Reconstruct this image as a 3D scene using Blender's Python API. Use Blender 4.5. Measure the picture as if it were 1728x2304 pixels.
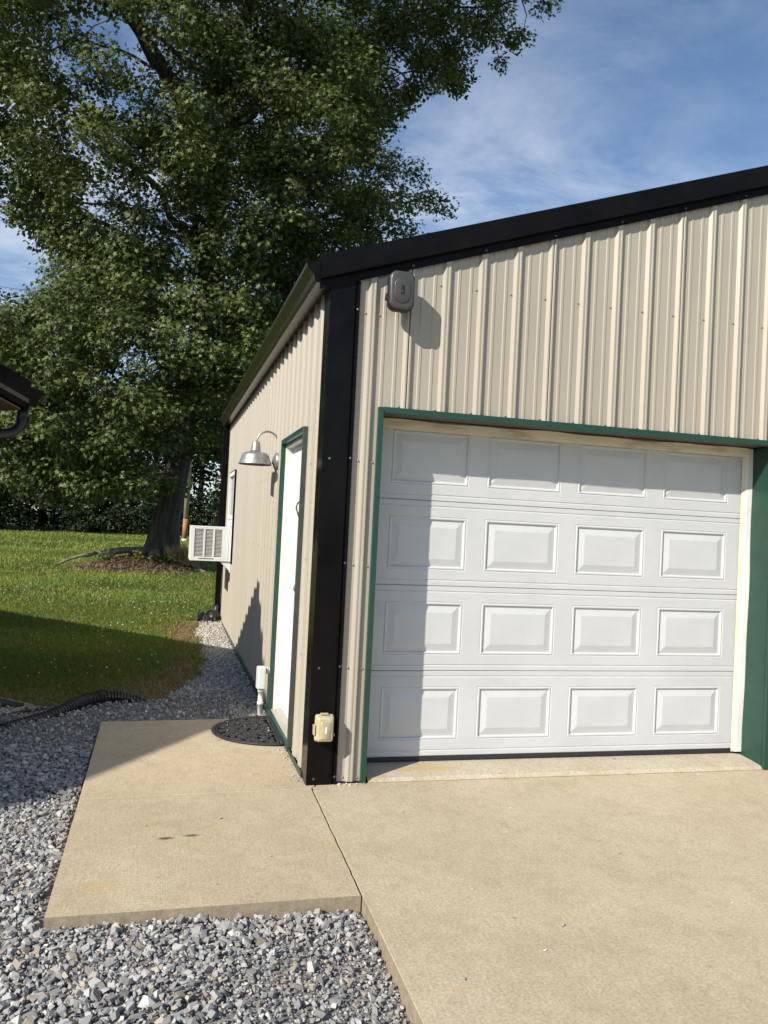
import bpy, bmesh, math, random
import numpy as np
from mathutils import Vector, Matrix
random.seed(7); RNG = np.random.default_rng(11)
sc = bpy.context.scene
COL = sc.collection
for o in list(bpy.data.objects): bpy.data.objects.remove(o)

# ------------------------------------------------------------------ camera
cam_d = bpy.data.cameras.new('camera'); cam = bpy.data.objects.new('camera', cam_d); COL.objects.link(cam)
R_ = (0.96511694, -0.25719139, 0.04900894); U_ = (-0.05226729, -0.00584364, 0.99861603); F_ = (0.25654906, 0.96634282, 0.01908249)
CAM = (-0.8783, -4.6895, 1.4954)
cam.matrix_world = Matrix(((R_[0], U_[0], -F_[0], CAM[0]), (R_[1], U_[1], -F_[1], CAM[1]), (R_[2], U_[2], -F_[2], CAM[2]), (0, 0, 0, 1)))
cam_d.sensor_fit = 'VERTICAL'; cam_d.sensor_height = 36.0; cam_d.lens = 1848.25 / 2304 * 36
cam_d.clip_start = 0.05; cam_d.clip_end = 2000
sc.camera = cam
sc.render.resolution_x = 768; sc.render.resolution_y = 1024

# ------------------------------------------------------------------ sky, sun, exposure
SUN_TRAVEL = Vector((1.58, 1.0, -1.26)).normalized()
w = bpy.data.worlds.new('World'); sc.world = w; w.use_nodes = True
nt = w.node_tree; nt.nodes.clear()
def wn(t, **k):
    n = nt.nodes.new(t)
    for a, b in k.items(): setattr(n, a, b)
    return n
out = wn('ShaderNodeOutputWorld'); bg = wn('ShaderNodeBackground'); bg.inputs['Strength'].default_value = 0.105
sky = wn('ShaderNodeTexSky'); sky.sky_type = 'NISHITA'; sky.sun_disc = False
sky.sun_elevation = math.asin(-SUN_TRAVEL.z)
sky.sun_rotation = math.atan2(-SUN_TRAVEL.x, -SUN_TRAVEL.y)
sky.air_density = 1.0; sky.dust_density = 0.4; sky.ozone_density = 3.5; sky.altitude = 150
tc = wn('ShaderNodeTexCoord'); sep = wn('ShaderNodeSeparateXYZ')
nt.links.new(tc.outputs['Generated'], sep.inputs[0])
mx = wn('ShaderNodeMath', operation='MAXIMUM'); mx.inputs[1].default_value = 0.0
nt.links.new(sep.outputs['Z'], mx.inputs[0])
ad = wn('ShaderNodeMath', operation='ADD'); ad.inputs[1].default_value = 0.22; nt.links.new(mx.outputs[0], ad.inputs[0])
dx = wn('ShaderNodeMath', operation='DIVIDE'); dy = wn('ShaderNodeMath', operation='DIVIDE')
nt.links.new(sep.outputs['X'], dx.inputs[0]); nt.links.new(ad.outputs[0], dx.inputs[1])
nt.links.new(sep.outputs['Y'], dy.inputs[0]); nt.links.new(ad.outputs[0], dy.inputs[1])
cmb = wn('ShaderNodeCombineXYZ'); nt.links.new(dx.outputs[0], cmb.inputs[0]); nt.links.new(dy.outputs[0], cmb.inputs[1])
mp = wn('ShaderNodeMapping'); nt.links.new(cmb.outputs[0], mp.inputs[0])
mp.inputs['Rotation'].default_value = (0, 0, 0.5); mp.inputs['Scale'].default_value = (1.0, 1.5, 1.0); mp.inputs['Location'].default_value = (3.1, 1.55, 0)
n1 = wn('ShaderNodeTexNoise'); n1.inputs['Scale'].default_value = 2.1; n1.inputs['Detail'].default_value = 8; n1.inputs['Roughness'].default_value = 0.62; n1.inputs['Distortion'].default_value = 0.35
n2 = wn('ShaderNodeTexNoise'); n2.inputs['Scale'].default_value = 0.75; n2.inputs['Detail'].default_value = 3
nt.links.new(mp.outputs[0], n1.inputs['Vector']); nt.links.new(mp.outputs[0], n2.inputs['Vector'])
r1 = wn('ShaderNodeMapRange'); r1.inputs['From Min'].default_value = 0.395; r1.inputs['From Max'].default_value = 0.72
r2 = wn('ShaderNodeMapRange'); r2.inputs['From Min'].default_value = 0.33; r2.inputs['From Max'].default_value = 0.60
nt.links.new(n1.outputs['Fac'], r1.inputs['Value']); nt.links.new(n2.outputs['Fac'], r2.inputs['Value'])
mu = wn('ShaderNodeMath', operation='MULTIPLY'); nt.links.new(r1.outputs[0], mu.inputs[0]); nt.links.new(r2.outputs[0], mu.inputs[1])
el = wn('ShaderNodeMapRange'); el.inputs['From Min'].default_value = 0.18; el.inputs['From Max'].default_value = 0.75; el.inputs['To Min'].default_value = 1.0; el.inputs['To Max'].default_value = 0.45
nt.links.new(mx.outputs[0], el.inputs['Value'])
mu2 = wn('ShaderNodeMath', operation='MULTIPLY'); nt.links.new(el.outputs[0], mu2.inputs[1]); nt.links.new(mu.outputs[0], mu2.inputs[0])
mixc = wn('ShaderNodeMix', data_type='RGBA'); nt.links.new(mu2.outputs[0], mixc.inputs['Factor'])
nt.links.new(sky.outputs[0], mixc.inputs['A']); mixc.inputs['B'].default_value = (7.6, 8.0, 8.6, 1)
nt.links.new(mixc.outputs['Result'], bg.inputs['Color']); nt.links.new(bg.outputs[0], out.inputs['Surface'])

sun_d = bpy.data.lights.new('sun', 'SUN'); sun = bpy.data.objects.new('sun', sun_d); COL.objects.link(sun)
sun_d.energy = 5.0; sun_d.angle = math.radians(0.53); sun_d.color = (1.0, 0.935, 0.83)
sun.rotation_euler = SUN_TRAVEL.to_track_quat('-Z', 'Y').to_euler()
vs = sc.view_settings
vs.view_transform = 'Standard'; vs.look = 'None'; vs.exposure = 0.40; vs.gamma = 1.0; vs.use_curve_mapping = False

# ------------------------------------------------------------------ materials
def mat(name, c1, c2=None, scale=8.0, rough=0.5, bump=0.0, bscale=60.0, metal=0.0, spec=0.5, stretch=(1, 1, 1), bstretch=None,
        attr=None, detail=5.0, trans=0.0, coat=0.0, lo=0.35, hi=0.65, bdist=0.01, rvar=0.0):
    m = bpy.data.materials.new(name); m.use_nodes = True; t = m.node_tree; N = t.nodes; L = t.links
    b = N['Principled BSDF']; b.inputs['Roughness'].default_value = rough; b.inputs['Metallic'].default_value = metal
    b.inputs['Specular IOR Level'].default_value = spec; b.inputs['Coat Weight'].default_value = coat
    g = N.new('ShaderNodeTexCoord')
    def noise(sc_, st, det=5.0):
        mp = N.new('ShaderNodeMapping'); mp.inputs['Scale'].default_value = st; L.new(g.outputs['Object'], mp.inputs[0])
        n = N.new('ShaderNodeTexNoise'); n.inputs['Scale'].default_value = sc_; n.inputs['Detail'].default_value = det
        n.inputs['Roughness'].default_value = 0.6; L.new(mp.outputs[0], n.inputs['Vector']); return n
    base = None
    if attr:
        a = N.new('ShaderNodeAttribute'); a.attribute_name = attr; base = a.outputs['Color']
    elif c2 is not None:
        n = noise(scale, stretch, detail); r = N.new('ShaderNodeValToRGB')
        r.color_ramp.elements[0].position = lo; r.color_ramp.elements[1].position = hi
        r.color_ramp.elements[0].color = (*c1, 1); r.color_ramp.elements[1].color = (*c2, 1)
        L.new(n.outputs['Fac'], r.inputs[0]); base = r.outputs[0]
    if base is None: b.inputs['Base Color'].default_value = (*c1, 1)
    else: L.new(base, b.inputs['Base Color'])
    if rvar:
        n = noise(scale * 2, stretch); r = N.new('ShaderNodeMapRange'); r.inputs['To Min'].default_value = max(0.02, rough - rvar); r.inputs['To Max'].default_value = rough + rvar
        L.new(n.outputs['Fac'], r.inputs['Value']); L.new(r.outputs[0], b.inputs['Roughness'])
    if bump:
        n = noise(bscale, bstretch or (1, 1, 1)); bp = N.new('ShaderNodeBump'); bp.inputs['Strength'].default_value = bump; bp.inputs['Distance'].default_value = bdist
        L.new(n.outputs['Fac'], bp.inputs['Height']); L.new(bp.outputs[0], b.inputs['Normal'])
    if trans:
        tr = N.new('ShaderNodeBsdfTranslucent'); ms = N.new('ShaderNodeMixShader'); ms.inputs[0].default_value = trans
        if base is None: tr.inputs['Color'].default_value = (*c1, 1)
        else:
            hs = N.new('ShaderNodeHueSaturation'); hs.inputs['Hue'].default_value = 0.48; hs.inputs['Value'].default_value = 1.25; L.new(base, hs.inputs['Color']); L.new(hs.outputs[0], tr.inputs['Color'])
        L.new(b.outputs[0], ms.inputs[1]); L.new(tr.outputs[0], ms.inputs[2]); L.new(ms.outputs[0], N['Material Output'].inputs['Surface'])
    return m

M = {}
M['tan'] = mat('tan_painted_steel', (.362, .328, .266), (.392, .356, .288), scale=1.6, rough=.42, bump=.10, bscale=3.0, bdist=.01, stretch=(1, 1, .35), rvar=.06)
M['black'] = mat('black_painted_steel', (.0045, .0043, .0050), (.0070, .0066, .0072), scale=5, rough=.17, bump=.07, bscale=4, rvar=.05, spec=.08)
M['bronze'] = mat('dark_bronze_gutter', (.020, .017, .012), (.027, .023, .016), scale=6, rough=.26, rvar=.06, spec=.4)
M['green'] = mat('green_painted_trim', (.010, .046, .031), (.014, .056, .038), scale=9, rough=.38, rvar=.08)
M['white_door'] = mat('white_embossed_steel', (.515, .525, .530), (.565, .572, .578), scale=2.2, rough=.5, bump=.30, bscale=26, bstretch=(1, 1, 7), bdist=.004)
M['white'] = mat('white_vinyl', (.66, .655, .63), (.71, .705, .69), scale=6, rough=.45)
M['stop'] = mat('aged_vinyl_stop', (.66, .60, .44), (.46, .36, .22), scale=3.4, rough=.5, lo=.50, hi=.78)
M['stop_tan'] = mat('stained_header_stop', (.62, .57, .46), (.36, .27, .16), scale=5, rough=.6, lo=.5, hi=.72, stretch=(.7, 1, 3))
M['entry'] = mat('entry_door_paint', (.80, .80, .78), (.70, .70, .67), scale=5, rough=.5, lo=.45, hi=.8, stretch=(1, 2, .35), bump=.08, bscale=12)
M['jamb'] = mat('weathered_white_jamb', (.72, .71, .67), (.56, .53, .46), scale=7, rough=.6, lo=.4, hi=.75)
M['rubber'] = mat('black_rubber', (.014, .014, .015), (.024, .024, .025), scale=30, rough=.6, bump=.2, bscale=120)
M['pipe'] = mat('black_corrugated_plastic', (.012, .012, .013), (.024, .023, .024), scale=14, rough=.42)
M['glass'] = mat('dark_window_glass', (.018, .022, .024), rough=.06, spec=.8)
M['galv'] = mat('galvanised_steel', (.27, .28, .285), (.38, .39, .39), scale=16, rough=.44, metal=.75, rvar=.10, detail=3)
M['galv_dark'] = mat('galvanised_inside', (.20, .20, .20), rough=.5, metal=.6)
M['pvc'] = mat('grey_white_pvc', (.62, .63, .60), (.70, .70, .67), scale=10, rough=.45)
M['lamp_body'] = mat('charcoal_plastic', (.012, .012, .012), (.018, .018, .018), scale=9, rough=.45)
M['lamp_face'] = mat('grey_plastic_face', (.050, .050, .048), (.070, .069, .067), scale=7, rough=.36, rvar=.08)
M['clear_old'] = mat('yellowed_clear_plastic', (.40, .34, .19), (.52, .46, .31), scale=22, rough=.22, spec=.6, coat=.3)
M['brass'] = mat('tarnished_brass', (.20, .13, .05), (.10, .075, .05), scale=40, rough=.4, metal=.8)
M['steel_screw'] = mat('screw_head', (.30, .27, .21), rough=.4, metal=.2)
M['black_screw'] = mat('dark_screw_head', (.10, .10, .11), rough=.28, metal=.4)
M['core'] = mat('wall_core', (.10, .09, .08), (.13, .12, .10), scale=4, rough=.8)
M['ac_louver'] = mat('condenser_louver', (.50, .50, .48), (.60, .60, .58), scale=10, rough=.5)
M['ac_coil'] = mat('condenser_coil', (.10, .10, .10), (.17, .17, .16), scale=30, rough=.6)
M['aluminium'] = mat('weathered_aluminium', (.42, .40, .35), (.52, .49, .42), scale=12, rough=.5, metal=.3, stretch=(1, .2, 1))
M['wood'] = mat('soffit_wood', (.10, .06, .03), (.16, .10, .055), scale=6, rough=.7, stretch=(1, 8, 8))
M['slate'] = mat('dark_roof_steel', (.010, .010, .013), (.014, .014, .018), scale=5, rough=.35)
M['greyband'] = mat('grey_drip_band', (.055, .05, .048), (.075, .07, .065), scale=8, rough=.5)
M['siding'] = mat('house_siding', (.30, .28, .25), (.34, .32, .28), scale=3, rough=.6)
M['bark'] = mat('sweetgum_bark', (.024, .020, .017), (.105, .090, .073), scale=5.5, rough=.9, bump=1.0, bscale=7, stretch=(2.2, 2.2, .30), bstretch=(2.4, 2.4, .28), bdist=.06, lo=.34, hi=.68)
M['root'] = mat('root_bark', (.10, .078, .056), (.19, .155, .115), scale=6, rough=.9, bump=.6, bscale=12)
M['twig'] = mat('twig_bark', (.050, .040, .030), (.085, .070, .055), scale=5, rough=.9)
M['leaf'] = mat('sweetgum_leaf', (.05, .09, .03), rough=.50, attr='col', trans=.24, spec=.30)
M['far_leaf'] = mat('woodland_leaf', (.04, .07, .025), rough=.6, attr='col', trans=.12, spec=.15)
M['grass'] = mat('grass_blade', (.07, .13, .03), rough=.5, attr='col', trans=.28, spec=.3)
M['straw'] = mat('dry_grass', (.36, .27, .13), rough=.7, attr='col', trans=.15, spec=.2)
M['stone'] = mat('crushed_limestone', (.3, .3, .3), rough=.85, attr='col', bump=.25, bscale=120, spec=.25, bdist=.004)
M['clover'] = mat('clover_flower', (.62, .60, .52), rough=.8)
M['pole'] = mat('utility_pole_wood', (.30, .24, .17), (.40, .33, .25), scale=5, rough=.85, stretch=(3, 3, .3))
M['pole_red'] = mat('utility_pole_stained', (.30, .13, .055), (.36, .19, .09), scale=5, rough=.85, stretch=(3, 3, .3))
M['greygreen'] = mat('shaded_green_trim', (.035, .045, .042), (.05, .06, .056), scale=12, rough=.5)  # near door trim: the rib's shade on green trim put into the colour
M['mat_back'] = mat('mat_backing', (.004, .004, .004), rough=.8, spec=.1)
M['wire'] = mat('cable_black', (.03, .03, .03), rough=.6)

def concrete(name, c1, c2, c3, stains=()):
    m = bpy.data.materials.new(name); m.use_nodes = True; t = m.node_tree; N = t.nodes; L = t.links; b = N['Principled BSDF']
    b.inputs['Roughness'].default_value = .85; b.inputs['Specular IOR Level'].default_value = .25
    g = N.new('ShaderNodeNewGeometry')
    def nz(s, d, st=(1, 1, 1), dist=0.0):
        mp = N.new('ShaderNodeMapping'); mp.inputs['Scale'].default_value = st; L.new(g.outputs['Position'], mp.inputs[0])
        n = N.new('ShaderNodeTexNoise'); n.inputs['Scale'].default_value = s; n.inputs['Detail'].default_value = d; n.inputs['Roughness'].default_value = .65
        n.inputs['Distortion'].default_value = dist; L.new(mp.outputs[0], n.inputs['Vector']); return n.outputs['Fac']
    def ramp(f, a, ca, bb, cb):
        r = N.new('ShaderNodeValToRGB'); e = r.color_ramp.elements; e[0].position = a; e[1].position = bb; e[0].color = (*ca, 1); e[1].color = (*cb, 1); L.new(f, r.inputs[0]); return r.outputs[0]
    def mix(mode, fac, a, bb):
        x = N.new('ShaderNodeMix'); x.data_type = 'RGBA'; x.blend_type = mode
        if isinstance(fac, float): x.inputs['Factor'].default_value = fac
        else: L.new(fac, x.inputs['Factor'])
        for k, v in (('A', a), ('B', bb)):
            if isinstance(v, tuple): x.inputs[k].default_value = (*v, 1)
            else: L.new(v, x.inputs[k])
        return x.outputs['Result']
    c = ramp(nz(1.5, 6, dist=.4), .32, c1, .68, c2)
    c = mix('MIX', ramp(nz(4.5, 7, dist=.8), .50, (0, 0, 0), .78, (.55, .55, .55)), c, c3)
    c = mix('MULTIPLY', .62, c, ramp(nz(85, 5), .34, (.62, .61, .58), .62, (1.14, 1.14, 1.13)))
    c = mix('MULTIPLY', .30, c, ramp(nz(14, 6, dist=1.0), .36, (.74, .72, .68), .60, (1.08, 1.08, 1.08)))
    c = mix('MULTIPLY', .45, c, ramp(nz(26, 3, (5, .30, 1)), .30, (.78, .78, .77), .68, (1.06, 1.06, 1.06)))
    c = mix('MULTIPLY', .8, c, ramp(nz(9, 2), .235, (.42, .38, .32), .285, (1, 1, 1)))
    for (sx, sy, rx, ry, col, amt, th) in stains:
        mp = N.new('ShaderNodeMapping'); mp.vector_type = 'POINT'; mp.inputs['Location'].default_value = (-sx / rx, -sy / ry, 0); mp.inputs['Scale'].default_value = (1 / rx, 1 / ry, 0)
        L.new(g.outputs['Position'], mp.inputs[0])
        ln = N.new('ShaderNodeVectorMath'); ln.operation = 'LENGTH'; L.new(mp.outputs[0], ln.inputs[0])
        nn = nz(22, 5); ma = N.new('ShaderNodeMath'); ma.operation = 'MULTIPLY_ADD'; ma.inputs[1].default_value = 1.6; L.new(nn, ma.inputs[0]); L.new(ln.outputs['Value'], ma.inputs[2])
        mr = N.new('ShaderNodeMapRange'); mr.inputs['From Min'].default_value = th; mr.inputs['From Max'].default_value = th + .55; mr.inputs['To Min'].default_value = amt; mr.inputs['To Max'].default_value = 0
        L.new(ma.outputs[0], mr.inputs['Value']); c = mix('MIX', mr.outputs[0], c, col)
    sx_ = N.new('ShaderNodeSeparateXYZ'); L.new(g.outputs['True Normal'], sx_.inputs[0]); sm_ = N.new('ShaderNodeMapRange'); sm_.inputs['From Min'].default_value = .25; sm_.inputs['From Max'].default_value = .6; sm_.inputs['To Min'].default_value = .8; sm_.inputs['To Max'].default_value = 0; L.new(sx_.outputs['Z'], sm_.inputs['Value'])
    c = mix('MIX', sm_.outputs[0], c, ramp(nz(30, 5), .35, (.20, .165, .115), .65, (.31, .26, .19)))   # side faces darkened: edge dirt plus their shade painted into the colour
    L.new(c, b.inputs['Base Color'])
    bp = N.new('ShaderNodeBump'); bp.inputs['Strength'].default_value = .35; bp.inputs['Distance'].default_value = .003
    h = N.new('ShaderNodeMath'); h.operation = 'ADD'; L.new(nz(40, 3, (5, .25, 1)), h.inputs[0]); L.new(nz(130, 3), h.inputs[1]); L.new(h.outputs[0], bp.inputs['Height']); L.new(bp.outputs[0], b.inputs['Normal'])
    return m
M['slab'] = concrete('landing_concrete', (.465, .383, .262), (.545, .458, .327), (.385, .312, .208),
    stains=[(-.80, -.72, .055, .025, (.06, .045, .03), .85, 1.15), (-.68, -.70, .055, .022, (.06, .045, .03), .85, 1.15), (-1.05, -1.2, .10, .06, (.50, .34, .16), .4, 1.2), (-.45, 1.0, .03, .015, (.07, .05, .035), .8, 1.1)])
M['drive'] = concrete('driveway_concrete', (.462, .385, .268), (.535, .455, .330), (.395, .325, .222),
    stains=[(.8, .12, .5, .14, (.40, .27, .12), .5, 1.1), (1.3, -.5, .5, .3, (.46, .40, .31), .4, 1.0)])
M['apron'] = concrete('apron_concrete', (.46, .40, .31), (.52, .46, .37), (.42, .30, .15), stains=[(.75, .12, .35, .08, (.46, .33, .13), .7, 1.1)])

def ground_mat(name, cols, scale, soil=None):
    m = bpy.data.materials.new(name); m.use_nodes = True; t = m.node_tree; N = t.nodes; L = t.links; b = N['Principled BSDF']; b.inputs['Roughness'].default_value = .95; b.inputs['Specular IOR Level'].default_value = .1
    g = N.new('ShaderNodeNewGeometry'); n = N.new('ShaderNodeTexNoise'); n.inputs['Scale'].default_value = scale; n.inputs['Detail'].default_value = 8; n.inputs['Roughness'].default_value = .7; L.new(g.outputs['Position'], n.inputs['Vector'])
    r = N.new('ShaderNodeValToRGB'); e = r.color_ramp.elements; e[0].position = .3; e[1].position = .7; e[0].color = (*cols[0], 1); e[1].color = (*cols[-1], 1)
    for i, c in enumerate(cols[1:-1]):
        q = e.new(.3 + .4 * (i + 1) / (len(cols) - 1)); q.color = (*c, 1)
    L.new(n.outputs['Fac'], r.inputs[0]); res = r.outputs[0]
    if soil:
        a = N.new('ShaderNodeAttribute'); a.attribute_name = 'soil'; x = N.new('ShaderNodeMix'); x.data_type = 'RGBA'; L.new(a.outputs['Fac'], x.inputs['Factor']); L.new(res, x.inputs['A'])
        n3 = N.new('ShaderNodeTexNoise'); n3.inputs['Scale'].default_value = 9; n3.inputs['Detail'].default_value = 8; L.new(g.outputs['Position'], n3.inputs['Vector'])
        r3 = N.new('ShaderNodeValToRGB'); r3.color_ramp.elements[0].position = .35; r3.color_ramp.elements[1].position = .65; r3.color_ramp.elements[0].color = (*soil[0], 1); r3.color_ramp.elements[1].color = (*soil[1], 1); L.new(n3.outputs['Fac'], r3.inputs[0]); L.new(r3.outputs[0], x.inputs['B']); res = x.outputs['Result']
    L.new(res, b.inputs['Base Color'])
    n2 = N.new('ShaderNodeTexNoise'); n2.inputs['Scale'].default_value = 60; n2.inputs['Detail'].default_value = 5; L.new(g.outputs['Position'], n2.inputs['Vector'])
    bp = N.new('ShaderNodeBump'); bp.inputs['Strength'].default_value = .6; bp.inputs['Distance'].default_value = .02; L.new(n2.outputs['Fac'], bp.inputs['Height']); L.new(bp.outputs[0], b.inputs['Normal'])
    return m
M['lawn'] = ground_mat('lawn_ground', [(.052, .085, .018), (.075, .115, .026), (.10, .14, .035)], 1.2, soil=((.15, .085, .045), (.25, .165, .095)))
M['bed'] = ground_mat('gravel_fines', [(.11, .108, .105), (.20, .195, .19), (.30, .285, .265)], 60)
M['mulch'] = ground_mat('mulch_soil', [(.07, .052, .034), (.15, .112, .075), (.25, .19, .13)], 14)

# ------------------------------------------------------------------ helpers
def tag(o, label=None, cat=None, group=None, kind=None):
    if label: o['label'] = label
    if cat: o['category'] = cat
    if group: o['group'] = group
    if kind: o['kind'] = kind
    return o
def thing(name, loc, label, cat, group=None):
    o = bpy.data.objects.new(name, None); COL.objects.link(o); o.location = loc; o.empty_display_size = .1
    return tag(o, label, cat, group)
def par(o, p):
    if p is not None:
        o.parent = p
        if p.type == 'EMPTY': o.matrix_parent_inverse = Matrix.Translation(-Vector(p.location))
        elif p.get('_loc') is not None: o.matrix_parent_inverse = Matrix.Translation(-Vector(p['_loc']))
def link_mesh(name, me, m, parent=None, loc=None):
    if m is not None and not me.materials: me.materials.append(m)
    o = bpy.data.objects.new(name, me); COL.objects.link(o)
    if loc is not None: o.location = loc
    par(o, parent); return o
class MB:
    def __init__(s): s.v = []; s.f = []; s.sm = []
    def add(s, vs, fs, smooth=False):
        n = len(s.v); s.v += [tuple(q) for q in vs]; s.f += [tuple(i + n for i in f) for f in fs]; s.sm += [smooth] * len(fs); return s
    def box(s, x0, x1, y0, y1, z0, z1):
        return s.add([(x0, y0, z0), (x1, y0, z0), (x1, y1, z0), (x0, y1, z0), (x0, y0, z1), (x1, y0, z1), (x1, y1, z1), (x0, y1, z1)],
                     [(0, 3, 2, 1), (4, 5, 6, 7), (0, 1, 5, 4), (1, 2, 6, 5), (2, 3, 7, 6), (3, 0, 4, 7)])
    def prism(s, poly, d):          # poly: 3-D points of one end, d: extrusion vector
        n = len(poly); d = Vector(d); a = [Vector(q) for q in poly]; b = [q + d for q in a]
        return s.add(a + b, [tuple(range(n))[::-1], tuple(range(n, 2 * n))] + [(i, (i + 1) % n, n + (i + 1) % n, n + i) for i in range(n)])
    def tube(s, path, rad, n=8, cap=True, smooth=True, flat=None):
        path = [Vector(q) for q in path]; k = len(path)
        if not hasattr(rad, '__len__'): rad = [rad] * k
        vs = []; prev = None
        for i, q in enumerate(path):
            t = (path[min(i + 1, k - 1)] - path[max(i - 1, 0)])
            t = t.normalized() if t.length > 1e-9 else Vector((0, 0, 1))
            if prev is None:
                a = Vector((0, 0, 1)) if abs(t.z) < .9 else Vector((1, 0, 0)); e1 = t.cross(a).normalized()
            else:
                e1 = (prev - t * prev.dot(t)).normalized()
            prev = e1; e2 = t.cross(e1)
            for j in range(n):
                an = 2 * math.pi * j / n; c_, s_ = math.cos(an), math.sin(an)
                o = e1 * c_ * rad[i] + e2 * s_ * rad[i]
                if flat: o.z *= flat
                vs.append(q + o)
        fs = [(i * n + j, i * n + (j + 1) % n, (i + 1) * n + (j + 1) % n, (i + 1) * n + j) for i in range(k - 1) for j in range(n)]
        if cap: fs += [tuple(range(n))[::-1], tuple((k - 1) * n + j for j in range(n))]
        return s.add(vs, fs, smooth)
    def lathe(s, prof, n=24, o=(0, 0, 0), axis='z', smooth=True, closed=False):
        vs = []
        for r, h in prof:
            for j in range(n):
                a = 2 * math.pi * j / n; c_, s_ = r * math.cos(a), r * math.sin(a)
                q = {'z': (c_, s_, h), 'x': (h, c_, s_), 'y': (c_, h, s_)}[axis]
                vs.append((q[0] + o[0], q[1] + o[1], q[2] + o[2]))
        k = len(prof)
        fs = [(i * n + j, i * n + (j + 1) % n, (i + 1) * n + (j + 1) % n, (i + 1) * n + j) for i in range(k - 1) for j in range(n)]
        return s.add(vs, fs, smooth)
    def build(s, name, m, parent=None, bevel=0.0, seg=2, fixn=True, loc=None, smooth_angle=None):
        me = bpy.data.meshes.new(name); me.from_pydata(s.v, [], s.f); me.polygons.foreach_set('use_smooth', s.sm); me.update()
        if bevel or fixn:
            bm = bmesh.new(); bm.from_mesh(me)
            if fixn: bmesh.ops.recalc_face_normals(bm, faces=bm.faces)
            if bevel:
                es = [e for e in bm.edges if len(e.link_faces) == 2 and e.calc_face_angle(0) > .5]
                bmesh.ops.bevel(bm, geom=es, offset=bevel, segments=seg, profile=.6, affect='EDGES', clamp_overlap=True)
            bm.to_mesh(me); bm.free()
        return link_mesh(name, me, m, parent, loc)
def np_mesh(name, co, faces_per, nper, m, cols=None, parent=None, smooth=False):
    """co (n*nper,3); faces_per list of vertex-index tuples repeated for every item; cols (n,3)"""
    n = len(co) // nper; me = bpy.data.meshes.new(name)
    me.vertices.add(len(co)); me.vertices.foreach_set('co', np.asarray(co, np.float32).ravel())
    loops = np.concatenate([np.asarray(f) for f in faces_per]); lens = np.array([len(f) for f in faces_per])
    allv = (loops[None, :] + (np.arange(n) * nper)[:, None]).ravel(); tot = np.tile(lens, n)
    me.loops.add(len(allv)); me.loops.foreach_set('vertex_index', allv.astype(np.int32))
    me.polygons.add(len(tot)); st = np.concatenate([[0], np.cumsum(tot)[:-1]]).astype(np.int32)
    me.polygons.foreach_set('loop_start', st); me.polygons.foreach_set('loop_total', tot.astype(np.int32))
    me.polygons.foreach_set('use_smooth', np.full(len(tot), smooth, bool))
    me.update(calc_edges=True)
    if cols is not None:
        at = me.attributes.new('col', 'FLOAT_COLOR', 'POINT'); c4 = np.ones((len(co), 4), np.float32); c4[:, :3] = np.repeat(cols, nper, 0); at.data.foreach_set('color', c4.ravel())
    return link_mesh(name, me, m, parent)
def joined(name, parts, m, parent=None):
    """parts: list of (verts(n,3), tris(m,3), cols(n,3))"""
    vo = 0; V = []; T = []; Cc = []
    for v, t, c in parts: V.append(v); T.append(t + vo); Cc.append(c); vo += len(v)
    V = np.concatenate(V); T = np.concatenate(T); Cc = np.concatenate(Cc); me = bpy.data.meshes.new(name)
    me.vertices.add(len(V)); me.vertices.foreach_set('co', V.astype(np.float32).ravel())
    me.loops.add(T.size); me.loops.foreach_set('vertex_index', T.astype(np.int32).ravel()); me.polygons.add(len(T))
    me.polygons.foreach_set('loop_start', np.arange(0, T.size, 3, dtype=np.int32)); me.polygons.foreach_set('loop_total', np.full(len(T), 3, np.int32)); me.polygons.foreach_set('use_smooth', np.zeros(len(T), bool)); me.update(calc_edges=True)
    at = me.attributes.new('col', 'FLOAT_COLOR', 'POINT'); c4 = np.ones((len(V), 4), np.float32); c4[:, :3] = Cc; at.data.foreach_set('color', c4.ravel())
    return link_mesh(name, me, m, parent)
def rot_rand(n, rng):
    q = rng.normal(size=(n, 4)); q /= np.linalg.norm(q, axis=1)[:, None]; a, b, c, d = q.T
    return np.stack([np.stack([1 - 2 * (c * c + d * d), 2 * (b * c - a * d), 2 * (b * d + a * c)], 1), np.stack([2 * (b * c + a * d), 1 - 2 * (b * b + d * d), 2 * (c * d - a * b)], 1), np.stack([2 * (b * d - a * c), 2 * (c * d + a * b), 1 - 2 * (b * b + c * c)], 1)], 1)
def vnoise(x, y, s=1.0, seed=0):
    x = np.asarray(x, float) * s; y = np.asarray(y, float) * s; xi = np.floor(x); yi = np.floor(y); fx = x - xi; fy = y - yi; fx = fx * fx * (3 - 2 * fx); fy = fy * fy * (3 - 2 * fy)
    def h(a, b): return np.modf(np.abs(np.sin(a * 127.1 + b * 311.7 + seed * 74.7) * 43758.5453))[0]
    return (h(xi, yi) * (1 - fx) + h(xi + 1, yi) * fx) * (1 - fy) + (h(xi, yi + 1) * (1 - fx) + h(xi + 1, yi + 1) * fx) * fy
def terrain(x, y):
    x = np.asarray(x, float); y = np.asarray(y, float)
    z = np.interp(y, [-6, -1.6, 0, 1.7, 2.6, 5, 8, 17, 40, 60, 400], [-.095, -.086, -.065, -.045, -.04, -.035, 0, .10, .30, .42, .6])
    z = z + .05 * (vnoise(x, y, .25, 3) - .5) * np.clip((y - 4) / 4, 0, 1) + .012 * (vnoise(x, y, 1.7, 5) - .5) * np.clip((y + 8) / 4, 0, 1)
    z = z + .026 * np.clip((-.25 - x) / .9, 0, 1) * np.clip((-.6 - y) / .6, 0, 1)
    r2 = (x + .95) ** 2 / 2.6 + (y - 16.8) ** 2 / 2.2
    z = z + .20 * np.exp(-r2 / 1.1)
    return z
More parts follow.
